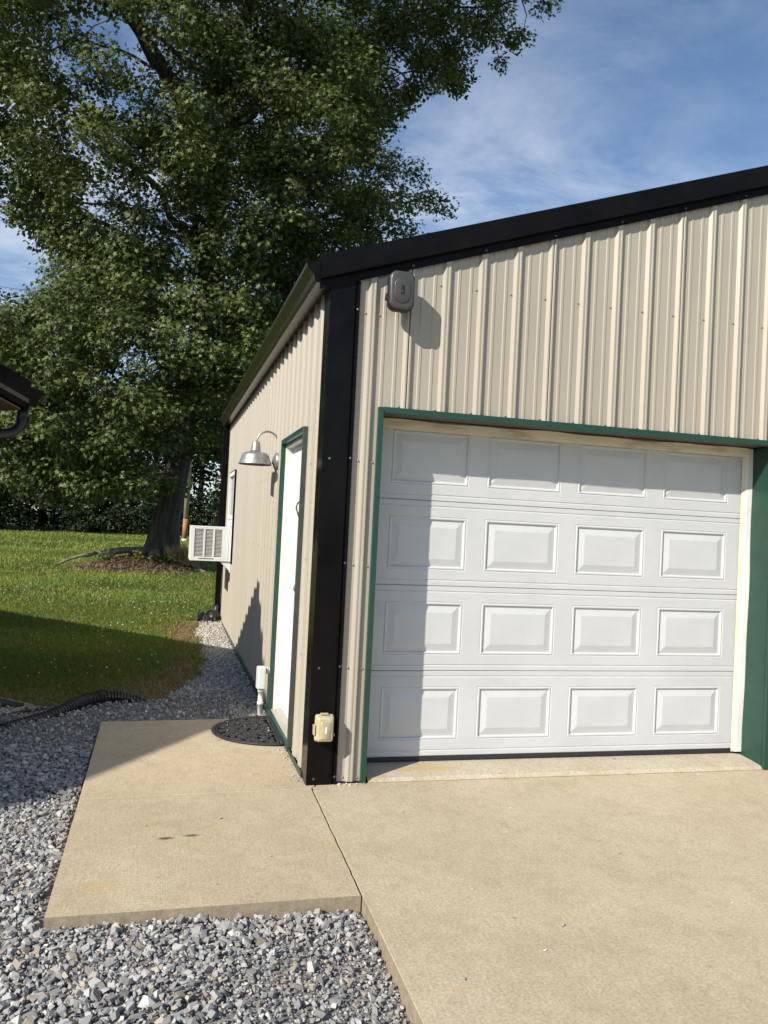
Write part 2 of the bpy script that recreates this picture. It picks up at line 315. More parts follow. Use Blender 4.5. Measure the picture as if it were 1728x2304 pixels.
def gravel_edge(x): return 2.42 + .14 * (vnoise(x, 0 * np.asarray(x, float), 1.6, 9) - .5) + .10 * (vnoise(x, 0 * np.asarray(x, float), 5, 2) - .5) - .28 * np.clip((-np.asarray(x, float) - 1.15) / .5, 0, 1) * np.clip((2.3 + np.asarray(x, float)) / .4, 0, 1)
def strip_w(y): return np.interp(y, [2.4, 2.9, 3.6, 4.6, 5.6, 6.6, 7.4], [.72, .55, .47, .36, .36, .40, .26]) * (.86 + .28 * vnoise(y, np.zeros_like(np.asarray(y, float)), 2.6, 4))
def in_gravel(x, y):
    return ((y < gravel_edge(x)) & (x < .05)) | ((x > -strip_w(y)) & (x < .05) & (y >= 2.0) & (y < 7.5))

# ------------------------------------------------------------------ ground
def axis(*segs):
    a = []
    for lo, hi, st in segs: a += list(np.arange(lo, hi, st))
    return np.array(a + [segs[-1][1]])
gx = axis((-260, -40, 20), (-40, -12, 2), (-12, -4, .4), (-4, .4, .07), (.4, 4, .6), (4, 40, 4), (40, 260, 20))
gy = axis((-120, -20, 10), (-20, -6, 1), (-6, 1.6, .25), (1.6, 9, .07), (9, 20, .25), (20, 60, 1), (60, 420, 20))
GX, GY = np.meshgrid(gx, gy); GZ = terrain(GX, GY)
nx_, ny_ = len(gx), len(gy)
idx = np.arange(nx_ * ny_).reshape(ny_, nx_)
q = np.stack([idx[:-1, :-1], idx[:-1, 1:], idx[1:, 1:], idx[1:, :-1]], -1).reshape(-1, 4)
gm = bpy.data.meshes.new('lawn')
gm.from_pydata(np.stack([GX, GY, GZ], -1).reshape(-1, 3).tolist(), [], q.tolist()); gm.update()
def soil_amount(x, y):
    x = np.asarray(x, float); y = np.asarray(y, float)
    d1 = np.abs(y - gravel_edge(x) - .12); a = np.exp(-(d1 / .22) ** 2) * (.35 + .9 * vnoise(x, y, 2.2, 8))
    xs = -strip_w(y) - .18; b = np.exp(-((x - xs) / .24) ** 2) * ((y > 2.2) & (y < 7.6)) * (.55 + .9 * vnoise(x, y, 1.3, 6))
    c = np.exp(-(((x + .75) / .5) ** 2 + ((y - 3.0) / .55) ** 2)) * 1.1 + .9 * np.exp(-(((x + .45) / .5) ** 2 + ((y - 6.6) / .5) ** 2))
    d = .75 * np.exp(-(((x + 2.0) / .9) ** 2 + ((y - 2.45) / .35) ** 2))
    return np.clip(np.maximum.reduce([a, b, c, d]), 0, 1)
at = gm.attributes.new('soil', 'FLOAT', 'POINT'); at.data.foreach_set('value', soil_amount(GX, GY).ravel().astype(np.float32))
gm.polygons.foreach_set('use_smooth', [True] * len(gm.polygons))
tag(link_mesh('lawn', gm, M['lawn']), kind='structure')
# gravel bed sheet
bx = np.arange(-7, .06, .09); by = np.arange(-7, 7.61, .09); BX, BY = np.meshgrid(bx, by); inside = in_gravel(BX, BY)
idx = np.arange(BX.size).reshape(BX.shape); ok = inside[:-1, :-1] & inside[:-1, 1:] & inside[1:, 1:] & inside[1:, :-1]
q = np.stack([idx[:-1, :-1], idx[:-1, 1:], idx[1:, 1:], idx[1:, :-1]], -1)[ok]
bmse = bpy.data.meshes.new('gravel_bed'); BZ = terrain(BX, BY) + .012
bmse.from_pydata(np.stack([BX, BY, BZ], -1).reshape(-1, 3).tolist(), [], q.tolist()); bmse.update()
tag(link_mesh('gravel_bed', bmse, M['bed']), kind='structure')

# ------------------------------------------------------------------ concrete
jag = [(.034, .012), (.030, -.012), (.036, -.030), (.022, -.048), (.006, -.060), (.010, -.075), (.002, -.100)]
n = 26
for i in range(1, n + 1):
    y = -.10 - i * (1.335 / n); jag.append((.002 - .030 * (i / n) + random.uniform(-.0016, .0016), y))
G = .0042
slabw = bpy.data.objects.new('walkway', None); COL.objects.link(slabw); slabw.location = (-.62, 0, 0); tag(slabw, 'tan concrete landing slab between gravel and garage side door', 'slab', kind='structure')
jl = [(x - G, y) for x, y in jag]
ycut = -.078
front = [(-1.232, -1.438), (-.027 - G, -1.435)] + [q for q in reversed(jl[6:])] + [(-.004, ycut - .003), (-1.236, ycut - .045)]
back = [(-1.236, ycut - .040), (-.0005, ycut + .002)] + [q for q in reversed(jl[:6])] + [(-.016, .016), (-.016, 1.618), (-1.248, 1.565)]
for nm, poly in (('slab_panel', front), ('slab_panel', back)):
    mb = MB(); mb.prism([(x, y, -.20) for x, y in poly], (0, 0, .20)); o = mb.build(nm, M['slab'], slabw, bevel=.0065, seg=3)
jd = [(x + G, y) for x, y in jag]
drv = [(8.6, -.006), (8.6, -16), (-.20, -16), (-.085, -4.5), (-.045, -2.4), (-.030 + G, -1.52)] + list(reversed(jd[1:])) + [(.04, -.006)]
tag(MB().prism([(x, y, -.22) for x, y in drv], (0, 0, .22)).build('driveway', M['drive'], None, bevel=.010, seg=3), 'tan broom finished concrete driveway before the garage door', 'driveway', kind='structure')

# ------------------------------------------------------------------ metal garage
GW, GD = 7.32, 7.75; XL, XR = .33, 3.073; ZL = 2.172
S = .2286; R0 = .2356; R0Y = .067
def roof_z(x): return 3.058 + .3356 * (x if x < GW / 2 else GW - x)
gar = thing('metal_garage', (GW / 2, GD / 2, 0), 'tan ribbed steel garage with black trim and white overhead door', 'garage')
def rib_profile(a, b, r0):
    pts = [(a, 0.0), (b, 0.0)]
    k = math.floor((a - r0) / S) - 1
    while r0 + k * S < b + S:
        c = r0 + k * S
        pts += [(c - .031, 0), (c - .0145, .0195), (c - .006, .0195), (c - .004, .0178), (c + .004, .0178), (c + .006, .0195), (c + .0145, .0195), (c + .031, 0)]
        for fr in (1 / 3, 2 / 3):
            cc = c + S * fr; pts += [(cc - .0125, 0), (cc - .007, .0034), (cc + .007, .0034), (cc + .0125, 0)]
        k += 1
    pts = sorted(p for p in pts if a - 1e-9 <= p[0] <= b + 1e-9)
    return pts
def interp_prof(pts, s):
    xs = [p[0] for p in pts]; ds = [p[1] for p in pts]; return float(np.interp(s, xs, ds))
def sheet(name, s0, s1, r0, ranges, place, parent, breaks=()):
    """ranges(smid) -> list of (zb fn, zt fn); place(s, depth, z) -> xyz"""
    pts = rib_profile(s0, s1, r0)
    for b in breaks:
        if s0 < b < s1: pts.append((b, interp_prof(pts, b)))
    pts = sorted(set(pts)); mb = MB()
    for (a, da), (b, db) in zip(pts[:-1], pts[1:]):
        if b - a < 1e-6: continue
        for zb, zt in ranges((a + b) / 2):
            mb.add([place(a, da, zb), place(b, db, zb), place(b, db, zt(b)), place(a, da, zt(a))], [(0, 1, 2, 3)])
    return mb.build(name, M['tan'], parent, fixn=False) if mb.f else None
def fr_ranges(s):
    top = lambda x: roof_z(x) - .05
    if XL - .02 < s < XR + .02: return [(ZL + .02, top)]
    return [(.012, top)]
laps = [0.0] + [R0 + S * k for k in range(1, 33, 4)]
laps = [q for q in laps if q < GW - .1] + [GW]
for a, b in zip(laps[:-1], laps[1:]):
    sheet('wall_panel', a, b, R0, fr_ranges, lambda s, d, z: (s, -d, z), gar, breaks=(XL - .02, XR + .02, GW / 2))
DY0, DY1, DZ = .70, 1.70, 2.105; WY0, WY1, WZ0, WZ1 = 6.17, 7.10, .93, 2.15
def lf_ranges(s):
    top = lambda y: 2.97
    if DY0 < s < DY1: return [(DZ, top)]
    if WY0 < s < WY1: return [(.012, lambda y: WZ0), (WZ1, top)]
    return [(.012, top)]
laps = [0.0] + [R0Y + S * k for k in range(0, 40, 4) if R0Y + S * k < GD - .1 and k > 0] + [GD]
for a, b in zip(laps[:-1], laps[1:]):
    sheet('wall_panel', a, b, R0Y, lf_ranges, lambda s, d, z: (-d, s, z), gar, breaks=(DY0, DY1, WY0, WY1))
for a, b in zip(laps[:-1], laps[1:]):
    sheet('wall_panel', a, b, R0Y, lambda s: [(.012, lambda y: 2.97)], lambda s, d, z: (GW + d, s, z), gar)
for k in range(8):
    sheet('wall_panel', k * GW / 8, (k + 1) * GW / 8, R0, lambda s: [(.012, lambda x: roof_z(x) - .05)], lambda s, d, z: (s, GD + d, z), gar, breaks=(GW / 2,))
# cores behind the sheets
c = MB(); T = .09
def gable(x0, x1, z0): 
    p = [(x0, z0), (x1, z0), (x1, roof_z(x1) - .08)] + ([(GW / 2, roof_z(GW / 2) - .08)] if x0 < GW / 2 < x1 else []) + [(x0, roof_z(x0) - .08)]
    return p
for poly in (gable(.012, XL - .006, .0), gable(XL - .006, XR + .006, ZL + .05), gable(XR + .006, GW - .012, .0)):
    c.prism([(x, .006, z) for x, z in poly], (0, T, 0))
c.prism([(x, GD - .006, z) for x, z in gable(.012, GW - .012, 0)], (0, -T, 0))
for y0, y1, z0, z1 in ((.1, DY0 - .004, 0, 2.95), (DY0 - .004, DY1 + .004, DZ + .02, 2.95), (DY1 + .004, WY0 - .004, 0, 2.95), (WY0 - .004, WY1 + .004, 0, WZ0 - .01), (WY0 - .004, WY1 + .004, WZ1 + .01, 2.95), (WY1 + .004, GD - .1, 0, 2.95)):
    c.box(.006, T, y0, y1, z0, z1)
c.box(GW - T, GW - .006, .1, GD - .1, 0, 2.95)
c.build('wall_frame', M['core'], gar)
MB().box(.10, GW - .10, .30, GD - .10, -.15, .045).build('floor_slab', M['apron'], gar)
# roof
for sgn in (0, 1):
    mb = MB(); xs = [-.085, GW / 2]
    pts = rib_profile(-.055, GD + .05, .1)
    top = lambda x: roof_z(x) - .012
    P = []
    for s_, d_ in pts:
        for xx in xs:
            x = xx if sgn == 0 else GW - xx
            P.append((x, s_, top(xx) + d_))
    k = len(pts); F = [(2 * i, 2 * i + 1, 2 * i + 3, 2 * i + 2) for i in range(k - 1)]
    mb.add(P, F); mb.add([(x, y, z - .035) for x, y, z in P], [tuple(reversed(f)) for f in F])
    mb.build('roof', M['slate'], gar, fixn=False)
mb = MB(); zz = roof_z(GW / 2)
mb.prism([(GW / 2 - .16, -.06, zz - .025), (GW / 2, -.06, zz + .030), (GW / 2 + .16, -.06, zz - .025), (GW / 2, -.06, zz + .018)], (0, GD + .12, 0)).build('ridge_cap', M['black'], gar)
# rake trims (front and back)
for yb, sg in ((0, -1), (GD, 1)):
    for side in (0, 1):
        x0, x1 = -.088, GW / 2
        prof = [(.0, .012), (-.066, .012), (-.068, -.112), (-.066, -.124), (-.024, -.132), (-.0225, -.176), (-.020, -.176), (-.0205, -.128), (-.060, -.119), (-.063, .006), (.0, .006)]
        mb = MB(); a = []; b = []
        for (dy_, dz_) in prof:
            for lst, xx in ((a, x0), (b, x1)):
                x = xx if side == 0 else GW - xx
                lst.append((x, yb - sg * dy_ if sg == -1 else yb - dy_, roof_z(xx) + dz_) if False else (x, yb + (dy_ if sg == -1 else -dy_), roof_z(xx) + dz_))
        nn = len(prof); mb.add(a + b, [tuple(range(nn)), tuple(range(nn, 2 * nn))[::-1]] + [(i, (i + 1) % nn, nn + (i + 1) % nn, nn + i) for i in range(nn)])
        mb.build('rake_trim', M['black'], gar)
# gutters
def gutter(xs, y0, y1, parent, m):
    pr = [(-.046, 3.004), (-.046, 2.890), (-.108, 2.887), (-.120, 2.905), (-.128, 2.935), (-.150, 2.958), (-.168, 2.975), (-.170, 2.996), (-.158, 2.996), (-.157, 2.980), (-.143, 2.965), (-.119, 2.943), (-.110, 2.912), (-.103, 2.893), (-.052, 2.896), (-.052, 3.004)]
    mb = MB(); mb.prism([(xs(x), y0, z) for x, z in pr], (0, y1 - y0, 0)); o = mb.build('gutter', m, parent)
    for yy in (y0 - .002, y1):
        cp = [(xs(x), yy, z) for x, z in pr[:8]]; MB().prism(cp, (0, .002, 0)).build('gutter_end_cap', M['black'], o)
    mb = MB(); mb.box(*sorted((xs(-.046), xs(.001))), y0 + .03, y1 - .03, 2.905, 2.998); mb.build('fascia_board', m, o)
gutter(lambda x: x, -.030, GD + .03, gar, M['bronze'])
gutter(lambda x: GW - x, -.030, GD + .03, gar, M['bronze'])
# corner trims
for (x, y, sx, sy) in ((0, 0, 1, 1), (GW, 0, -1, 1), (0, GD, 1, -1), (GW, GD, -1, -1)):
    Lw = .154; o_ = .0235; q0 = .004
    pts = [(-o_, -o_), (Lw - .030, -o_), (Lw - .024, -.012), (Lw - .018, -.012), (Lw - .012, -o_), (Lw, -o_), (Lw, -o_ + .003), (Lw - .014, -o_ + .003), (Lw - .02, -.009), (Lw - .028, -o_ + .003), (-o_ + .003, -o_ + .003), (-o_ + .003, Lw), (-o_, Lw)]
    zt = roof_z(0) - .125 if y == 0 else 2.9
    ft = -.004 if y == 0 else .0
    mb = MB(); mb.prism([(x + sx * (a), y + sy * (b), ft) for a, b in pts], (0, 0, zt)); mb.build('corner_trim', M['black'], gar)
# green base trim on the left wall, in bays between the door
for y0, y1 in ((.13, DY0 - .05), (DY1 + .05, GD - .13)):
    mb = MB(); ys = np.arange(y0, y1, .03); a = []; 
    for y in ys: a.append((y, .024 + .010 * float(vnoise(y, 0, 9, 1))))
    poly = [(-.030, y0, -.05)] + [(-.030, y, z) for y, z in a] + [(-.030, float(ys[-1]), -.05)]
    mb.prism(poly, (.008, 0, 0)); mb.build('base_trim', M['green'], gar)
# overhead-door opening trims
MB().box(.298, XL, -.027, .004, .004, ZL + .032).build('jamb_trim', M['green'], gar, bevel=.003)
MB().box(XL - .004, XL + .0, .006, .205, .02, ZL - .002).build('jamb_return', M['green'], gar)
MB().box(XR, XR + .032, -.027, .004, .004, ZL + .032).build('jamb_trim', M['green'], gar, bevel=.003)
MB().box(XR, XR + .004, .006, .21, .02, ZL - .002).build('jamb_return', M['green'], gar)
# lintel trim with a slight sag
mb = MB(); xs = np.linspace(XL + .002, XR - .002, 40); sag = lambda x: -.006 * math.exp(-((x - 1.75) / .35) ** 2) + .0015 * math.sin(x * 7)
for a, b in zip(xs[:-1], xs[1:]):
    za, zb = sag(a), sag(b)
    mb.add([(a, -.0275, ZL + za), (b, -.0275, ZL + zb), (b, -.0275, ZL + .034), (a, -.0275, ZL + .034)], [(0, 1, 2, 3)])
    mb.add([(a, -.0275, ZL + za), (b, -.0275, ZL + zb), (b, -.001, ZL + .006 + zb), (a, -.001, ZL + .006 + za)], [(3, 2, 1, 0)])
    mb.add([(a, -.0275, ZL + .034), (b, -.0275, ZL + .034), (b, 0, ZL + .034), (a, 0, ZL + .034)], [(0, 1, 2, 3)])
mb.build('lintel_trim', M['green'], gar, fixn=False)
MB().box(XL, XR, .0, .21, ZL + .008, ZL + .02).build('header_return', M['core'], gar)
# vinyl stops
DYF = .229
mb = MB(); xs = np.linspace(XL + .002, XR - .03, 50)
for a, b in zip(xs[:-1], xs[1:]):
    wv = lambda x: .004 * math.sin(x * 5.1) + .003 * math.sin(x * 13 + 1)
    pr = lambda x: [(x, .205, ZL + .004), (x, .190, ZL - .004 + wv(x)), (x, .200 + wv(x), ZL - .048 + wv(x)), (x, .226, ZL - .060)]
    A, B = pr(a), pr(b); mb.add(A + B, [(i, i + 1, 5 + i, 4 + i) for i in range(3)])
mb.build('header_stop', M['stop_tan'], gar, fixn=True)
mb = MB(); zs = np.linspace(.062, ZL - .002, 60)
wv = lambda z: .005 * math.sin(z * 3.3 + 1) + .003 * math.sin(z * 9)
pr = lambda z: [(XR - .001, .196 + wv(z), z), (XR - .040, .200 + wv(z) * .6, z), (XR - .046, .206, z)]
for a, b in zip(zs[:-1], zs[1:]):
    A, B = pr(a), pr(b); mb.add(A + B, [(i, i + 1, 4 + i, 3 + i) for i in range(2)])
so = mb.build('side_stop', M['white'], gar, fixn=True)
mb = MB()
for a, b in zip(zs[:-1], zs[1:]):
    A = [(XR - .046, .206, a), (XR - .072, .222, a)]; B = [(XR - .046, .206, b), (XR - .072, .222, b)]; mb.add(A + B, [(0, 1, 3, 2)])
mb.build('side_stop_flange', M['stop'], so, fixn=True)
# overhead door
SEC = .5334; ZD = .079; PX = [.459 + .6411 * k for k in range(4)]; PW, PH, PO = .519, .336, .0985
od = MB().box(XL - .05, XR + .05, DYF + .012, DYF + .045, ZD - .004, ZD + 4 * SEC).build('overhead_door', M['white_door'], gar)
def zprof(zb, zt):     # flange profile with the two beads by each joint
    return [(zb + .0012, .006), (zb + .004, 0), (zb + .030, 0), (zb + .033, 0.0032), (zb + .037, 0.0032), (zb + .041, 0), (zb + PO, 0), (zb + PO + PH, 0), (zt - .041, 0), (zt - .037, 0.0032), (zt - .033, 0.0032), (zt - .030, 0), (zt - .004, 0), (zt - .0012, .006)]
for k in range(4):
    zb, zt = ZD + k * SEC, ZD + (k + 1) * SEC; pr = zprof(zb, zt); mb = MB()
    xs = [XL - .05]
    for x in PX: xs += [x, x + PW]
    xs.append(XR + .05)
    for (z0, d0), (z1, d1) in zip(pr[:-1], pr[1:]):
        for i, (a, b) in enumerate(zip(xs[:-1], xs[1:])):
            if i % 2 == 1 and abs(z0 - zb - PO) < 1e-6: continue
            mb.add([(a, DYF + d0, z0), (b, DYF + d0, z0), (b, DYF + d1, z1), (a, DYF + d1, z1)], [(0, 1, 2, 3)])
    for z, f in ((zb + .0012, 1), (zt - .0012, 0)):
        mb.add([(xs[0], DYF + .006, z), (xs[-1], DYF + .006, z), (xs[-1], DYF + .013, z), (xs[0], DYF + .013, z)], [(0, 1, 2, 3) if f else (3, 2, 1, 0)])
    mb.build('door_section', M['white_door'], od, fixn=False)
rings = [(0, 0), (.004, .0025), (.010, -.0015), (.016, -.001), (.021, .0095), (.026, .0105), (.066, .0015), (.070, .0005)]
mb = MB(); vs = []
for ins, dp in rings: vs += [(ins, dp, ins), (PW - ins, dp, ins), (PW - ins, dp, PH - ins), (ins, dp, PH - ins)]
fs = []
for i in range(len(rings) - 1):
    for j in range(4): fs.append((i * 4 + j, i * 4 + (j + 1) % 4, i * 4 + 4 + (j + 1) % 4, i * 4 + 4 + j))
i = (len(rings) - 1) * 4; fs.append((i, i + 1, i + 2, i + 3)); mb.add(vs, fs)
pme = bpy.data.meshes.new('raised_panel'); pme.from_pydata(mb.v, [], mb.f); pme.update(); pme.materials.append(M['white_door'])
for k in range(4):
    for x in PX: link_mesh('raised_panel', pme, None, od, loc=(x, DYF, ZD + k * SEC + PO))
MB().box(XL - .04, XR - .01, DYF + .002, DYF + .04, ZD - .032, ZD - .005).build('bottom_seal', M['rubber'], od, bevel=.006)
mb = MB(); xs = np.linspace(.345, XR - .004, 40); P = []
for x in xs:
    e = .004 * float(vnoise(x, 0, 7, 3)); P.append([(x, -.016 - e, -.02), (x, -.016 - e, .004), (x, .004 - e, .022 + e), (x, .09, .034), (x, .32, .050)])
for A, B in zip(P[:-1], P[1:]): mb.add(A + B, [(i, 5 + i, 6 + i, i + 1) for i in range(4)], False)
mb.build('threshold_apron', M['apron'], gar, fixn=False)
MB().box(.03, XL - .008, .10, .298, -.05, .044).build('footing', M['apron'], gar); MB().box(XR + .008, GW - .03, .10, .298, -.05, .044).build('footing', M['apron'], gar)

# entry door on the left wall
ed = MB().box(.058, .098, DY0 + .035, DY1 - .035, .07, DZ - .028).build('entry_door', M['entry'], gar, bevel=.003)
for y0, y1 in ((DY0 - .038, DY0 - .001), (DY1 + .001, DY1 + .040)):
    MB().box(-.031, .004, y0, y1, .03, DZ + .032).build('door_trim', M['green' if y0 > 1 else 'greygreen'], gar, bevel=.002)
MB().box(-.0325, .004, DY0 - .0005, DY1 + .0005, DZ - .002, DZ + .034).build('door_head_trim', M['green'], gar, bevel=.002)
for y0, y1 in ((DY0, DY0 + .033), (DY1 - .033, DY1)):
    MB().box(.002, .10, y0, y1, .055, DZ - .004).build('door_jamb', M['jamb'], gar, bevel=.002)
MB().box(.003, .10, DY0 + .0335, DY1 - .0335, DZ - .027, DZ - .005).build('door_head_jamb', M['jamb'], gar)
MB().prism([(-.012, DY0 + .002, .036), (.10, DY0 + .002, .036), (.10, DY0 + .002, .070), (.05, DY0 + .002, .066), (.0, DY0 + .002, .052), (-.012, DY0 + .002, .048)], (0, DY1 - DY0 - .004, 0)).build('door_sill', M['aluminium'], gar)
MB().prism([(-.034, DY0 - .03, .0), (-.008, DY0 - .03, .0), (-.008, DY0 - .03, .044), (-.028, DY0 - .03, .040), (-.034, DY0 - .03, .034)], (0, DY1 - DY0 + .06, 0)).build('door_base_trim', M['green'], gar, bevel=.002)
kb = MB().lathe([(.0, .058), (.030, .058), (.030, .052), (.012, .048), (.011, .020), (.020, .012), (.028, -.002), (.026, -.016), (.014, -.024), (0, -.026)], 18, o=(0, DY0 + .095, 1.06), axis='x').build('door_knob', M['galv'], ed)
MB().lathe([(.0, .058), (.030, .058), (.030, .046), (.020, .040), (0, .040)], 18, o=(0, DY0 + .095, 1.19), axis='x').build('deadbolt', M['galv'], ed)
kn = MB(); kn.prism([(.056, 1.15, 1.70), (.056, 1.17, 1.66), (.056, 1.165, 1.63), (.056, 1.18, 1.60), (.056, 1.16, 1.55), (.056, 1.14, 1.55), (.056, 1.12, 1.60), (.056, 1.135, 1.63), (.056, 1.13, 1.66)], (-.008, 0, 0))
kn.tube([(.045 - .022 * math.sin(a), 1.15 + .030 * math.sin(a * 2 + .2), 1.655 - .036 * a) for a in np.linspace(0, 3.1, 10)], .006, 6); kn.build('door_knocker', M['brass'], ed)
for z in (.35, .95, 1.55, 1.96):
    MB().lathe([(0, 0), (.006, 0), (.005, -.003), (0, -.004)], 8, o=(.002, DY1 - .016, z), axis='x').build('nail_head', M['steel_screw'], gar)
# window
wf = MB()
for y0, y1, z0, z1 in ((WY0, WY0 + .055, WZ0, WZ1), (WY1 - .055, WY1, WZ0, WZ1), (WY0 + .055, WY1 - .055, WZ1 - .055, WZ1), (WY0 + .055, WY1 - .055, WZ0, WZ0 + .05), (WY0 + .055, WY1 - .055, 1.505, 1.56)):
    wf.box(-.032, .03, y0, y1, z0, z1)
wi = wf.build('window', M['white'], gar, bevel=.004)
MB().box(.0, .006, WY0 + .05, WY1 - .05, 1.55, WZ1 - .05).build('pane', M['glass'], wi)
MB().box(-.010, .0, WY0 + .05, WY0 + .13, .97, 1.50).build('accordion_panel', M['white'], wi); MB().box(-.010, .0, WY1 - .18, WY1 - .05, .97, 1.50).build('accordion_panel', M['white'], wi)
MB().box(-.020, -.004, WY0 + .13, WY1 - .18, 1.41, 1.502).build('accordion_panel', M['white'], wi)
mb = MB(); mb.box(-.0345, -.004, WY0 - .012, WY0 - .0005, WZ0 - .005, WZ1 + .006); mb.box(-.0345, -.004, WY0 - .0005, WY1 + .01, WZ1 + .0005, WZ1 + .010); mb.build('window_flashing', M['black'], wi)
# downspout
ds = MB(); ds.box(-.112, -.036, GD - .13, GD - .035, .22, 2.90); dso = ds.build('downspout', M['black'], gar, bevel=.008)
MB().tube([(-.074, GD - .085, .24), (-.078, GD - .09, .16), (-.10, GD - .16, .09), (-.16, GD - .27, .055)], [.052, .054, .056, .058], 10).build('downspout_elbow', M['pipe'], dso)
for z in (.8, 1.7, 2.5): MB().box(-.116, -.02, GD - .134, GD - .031, z, z + .025).build('strap', M['black'], dso)
# screws
def dome(r, h, m, nm):
    b = MB(); b.lathe([(r * 1.5, 0), (r * 1.5, h * .25), (r, h * .3), (r * .85, h * .8), (r * .4, h), (0.0001, h)], 8, axis='y'); b.v = [(x, -y, z) for x, y, z in b.v]
    me = bpy.data.meshes.new(nm); me.from_pydata(b.v, [], b.f); me.update(); me.materials.append(m); return me
sA = dome(.0052, .008, M['steel_screw'], 'screw'); sB = dome(.005, .007, M['black_screw'], 'screw'); 
def screw(me, x, y, z, left=False):
    o = link_mesh('screw', me, None, gar, loc=(x, y, z))
    if left: o.rotation_euler = (0, 0, -math.pi / 2)
for k in range(0, 15):
    xr = R0 + S * k - .043
    if k >= 1: screw(sA, xr, 0, 2.97)
    if 1 <= k <= 12: screw(sA, xr, 0, 2.218)
    if k % 2 == 1: screw(sB, xr + .046, -.023, roof_z(xr + .046) - .155)
for z in (.035, .67, 1.27, 1.88, 2.75):
    screw(sA, R0 - .043, 0, z); screw(sA, R0 + .043, 0, z - .004)
    screw(sB, .142, -.0235, z + .01)
for z in (.035, .67, 1.88): screw(sB, .02, -.0235, z)
for k in range(1, 33):
    y = R0Y + S * k - .045
    for z in (.67, 1.27, 1.88):
        if (DY0 - .05 < y < DY1 + .06) or (WY0 - .05 < y < WY1 + .05): continue
        if k % 4 in (0, 2): screw(sA, 0, y, z, True)

# ------------------------------------------------------------------ things on the walls
# window air conditioner
AY0, AY1, AX, AZ0, AZ1 = 6.225, 6.86, -.548, .952, 1.400
ac = thing('window_air_conditioner', (-.27, 6.5, AZ0), 'white louvred window air conditioner jutting from the side wall', 'air conditioner')
mb = MB(); t = .018
mb.box(AX, -.006, AY0, AY1, AZ1 - t, AZ1); mb.box(AX, -.006, AY0, AY1, AZ0, AZ0 + t)          # top and bottom pans
mb.box(-.148, -.006, AY0, AY1, AZ0 + t, AZ1 - t)                                                # inner cabinet
mb.box(AX, AX + .05, AY0, AY1, AZ0 + t, AZ1 - t)                                                # rear frame post
mb.box(AX + .05, -.148, AY0, AY0 + .012, AZ0 + t, AZ0 + .048); mb.box(AX + .05, -.148, AY0, AY0 + .012, AZ1 - .036, AZ1 - t)
mb.box(-.386, -.362, AY0, AY0 + .014, AZ0 + .048, AZ1 - .036); mb.box(-.264, -.240, AY0, AY0 + .014, AZ0 + .048, AZ1 - .036)
mb.box(AX + .05, -.148, AY1 - .012, AY1, AZ0 + t, AZ1 - t)
mb.build('cabinet', M['white'], ac, bevel=.003)
MB().box(AX + .05, -.150, AY0 + .040, AY0 + .05, AZ0 + .03, AZ1 - .03).build('coil', M['ac_coil'], ac)
for x0, x1 in ((AX + .052, -.387), (-.361, -.265), (-.239, -.150)):
    g = MB(); k = 21
    for i in range(k):
        z = AZ0 + .055 + i * (AZ1 - AZ0 - .10) / (k - 1)
        g.prism([(x0, AY0 + .004, z - .005), (x0, AY0 + .030, z + .009), (x0, AY0 + .031, z + .007), (x0, AY0 + .006, z - .006)], (x1 - x0, 0, 0))
    tag(g.build('louver_bank', M['ac_louver'], ac), kind='stuff')
MB().box(-.075, -.062, AY0 - .004, AY0 - .0005, AZ0 + .03, AZ1 - .04).build('seam_strip', M['white'], ac)
MB().box(-.44, -.25, AY0 - .006, AY0 - .0005, AZ0 + .030, AZ0 + .036).build('drip_slot', M['ac_coil'], ac)
for y in (AY0 + .02, AY1 - .05):
    MB().prism([(-.165, y, AZ0 - .002), (-.008, y, AZ0 - .002), (-.008, y, AZ0 - .142), (-.030, y, AZ0 - .125)], (0, .006, 0)).build('bracket', M['white'], ac)
MB().box(-.036, -.022, AY0 + .0, AY0 + .05, AZ0 - .145, AZ0 - .06).build('bracket_foot', M['white'], ac)

# gooseneck barn lamp
LY = 2.13; lx = -.187
bl = thing('barn_lamp', (0, LY, 2.0), 'galvanised gooseneck barn lamp beside the white side door', 'lamp')
sh = MB().lathe([(.022, 2.155), (.030, 2.152), (.032, 2.140), (.040, 2.080), (.043, 2.074), (.052, 2.068), (.085, 2.062), (.104, 2.050), (.112, 2.036), (.116, 2.022), (.130, 1.978), (.134, 1.970), (.136, 1.964), (.133, 1.962)], 40, o=(lx, LY, 0))
sho = sh.build('lamp_shade', M['galv'], bl)
MB().lathe([(.131, 1.964), (.112, 2.020), (.100, 2.044), (.05, 2.062), (.03, 2.10), (.001, 2.11)], 40, o=(lx, LY, 0)).build('shade_lining', M['galv_dark'], sho)
MB().lathe([(.0, 1.985), (.018, 1.988), (.028, 2.005), (.026, 2.03), (.014, 2.06), (.013, 2.09)], 16, o=(lx, LY, 0)).build('bulb', M['white'], bl)
pts = [(lx + .008, LY, 2.150)]
for a in np.linspace(math.pi, 0.12, 16): pts.append((-.094 + .086 * math.cos(a) * 1.0, LY, 2.158 + .086 * math.sin(a)))
pts += [(-.010, LY, 2.12), (-.012, LY, 2.07), (-.018, LY, 2.03)]
MB().tube(pts, .0085, 10).build('gooseneck_arm', M['galv'], bl)
MB().lathe([(0.0001, -.045), (.020, -.044), (.045, -.036), (.066, -.026), (.075, -.021), (.076, -.0005)], 28, o=(0, LY, 2.0), axis='x').build('wall_plate', M['galv'], bl)
MB().lathe([(0.0001, -.085), (.006, -.084), (.006, -.075), (.003, -.074), (.003, -.05), (.008, -.046), (.008, -.03)], 10, o=(0, LY, 1.985), axis='x').build('thumb_screw', M['galv'], bl)

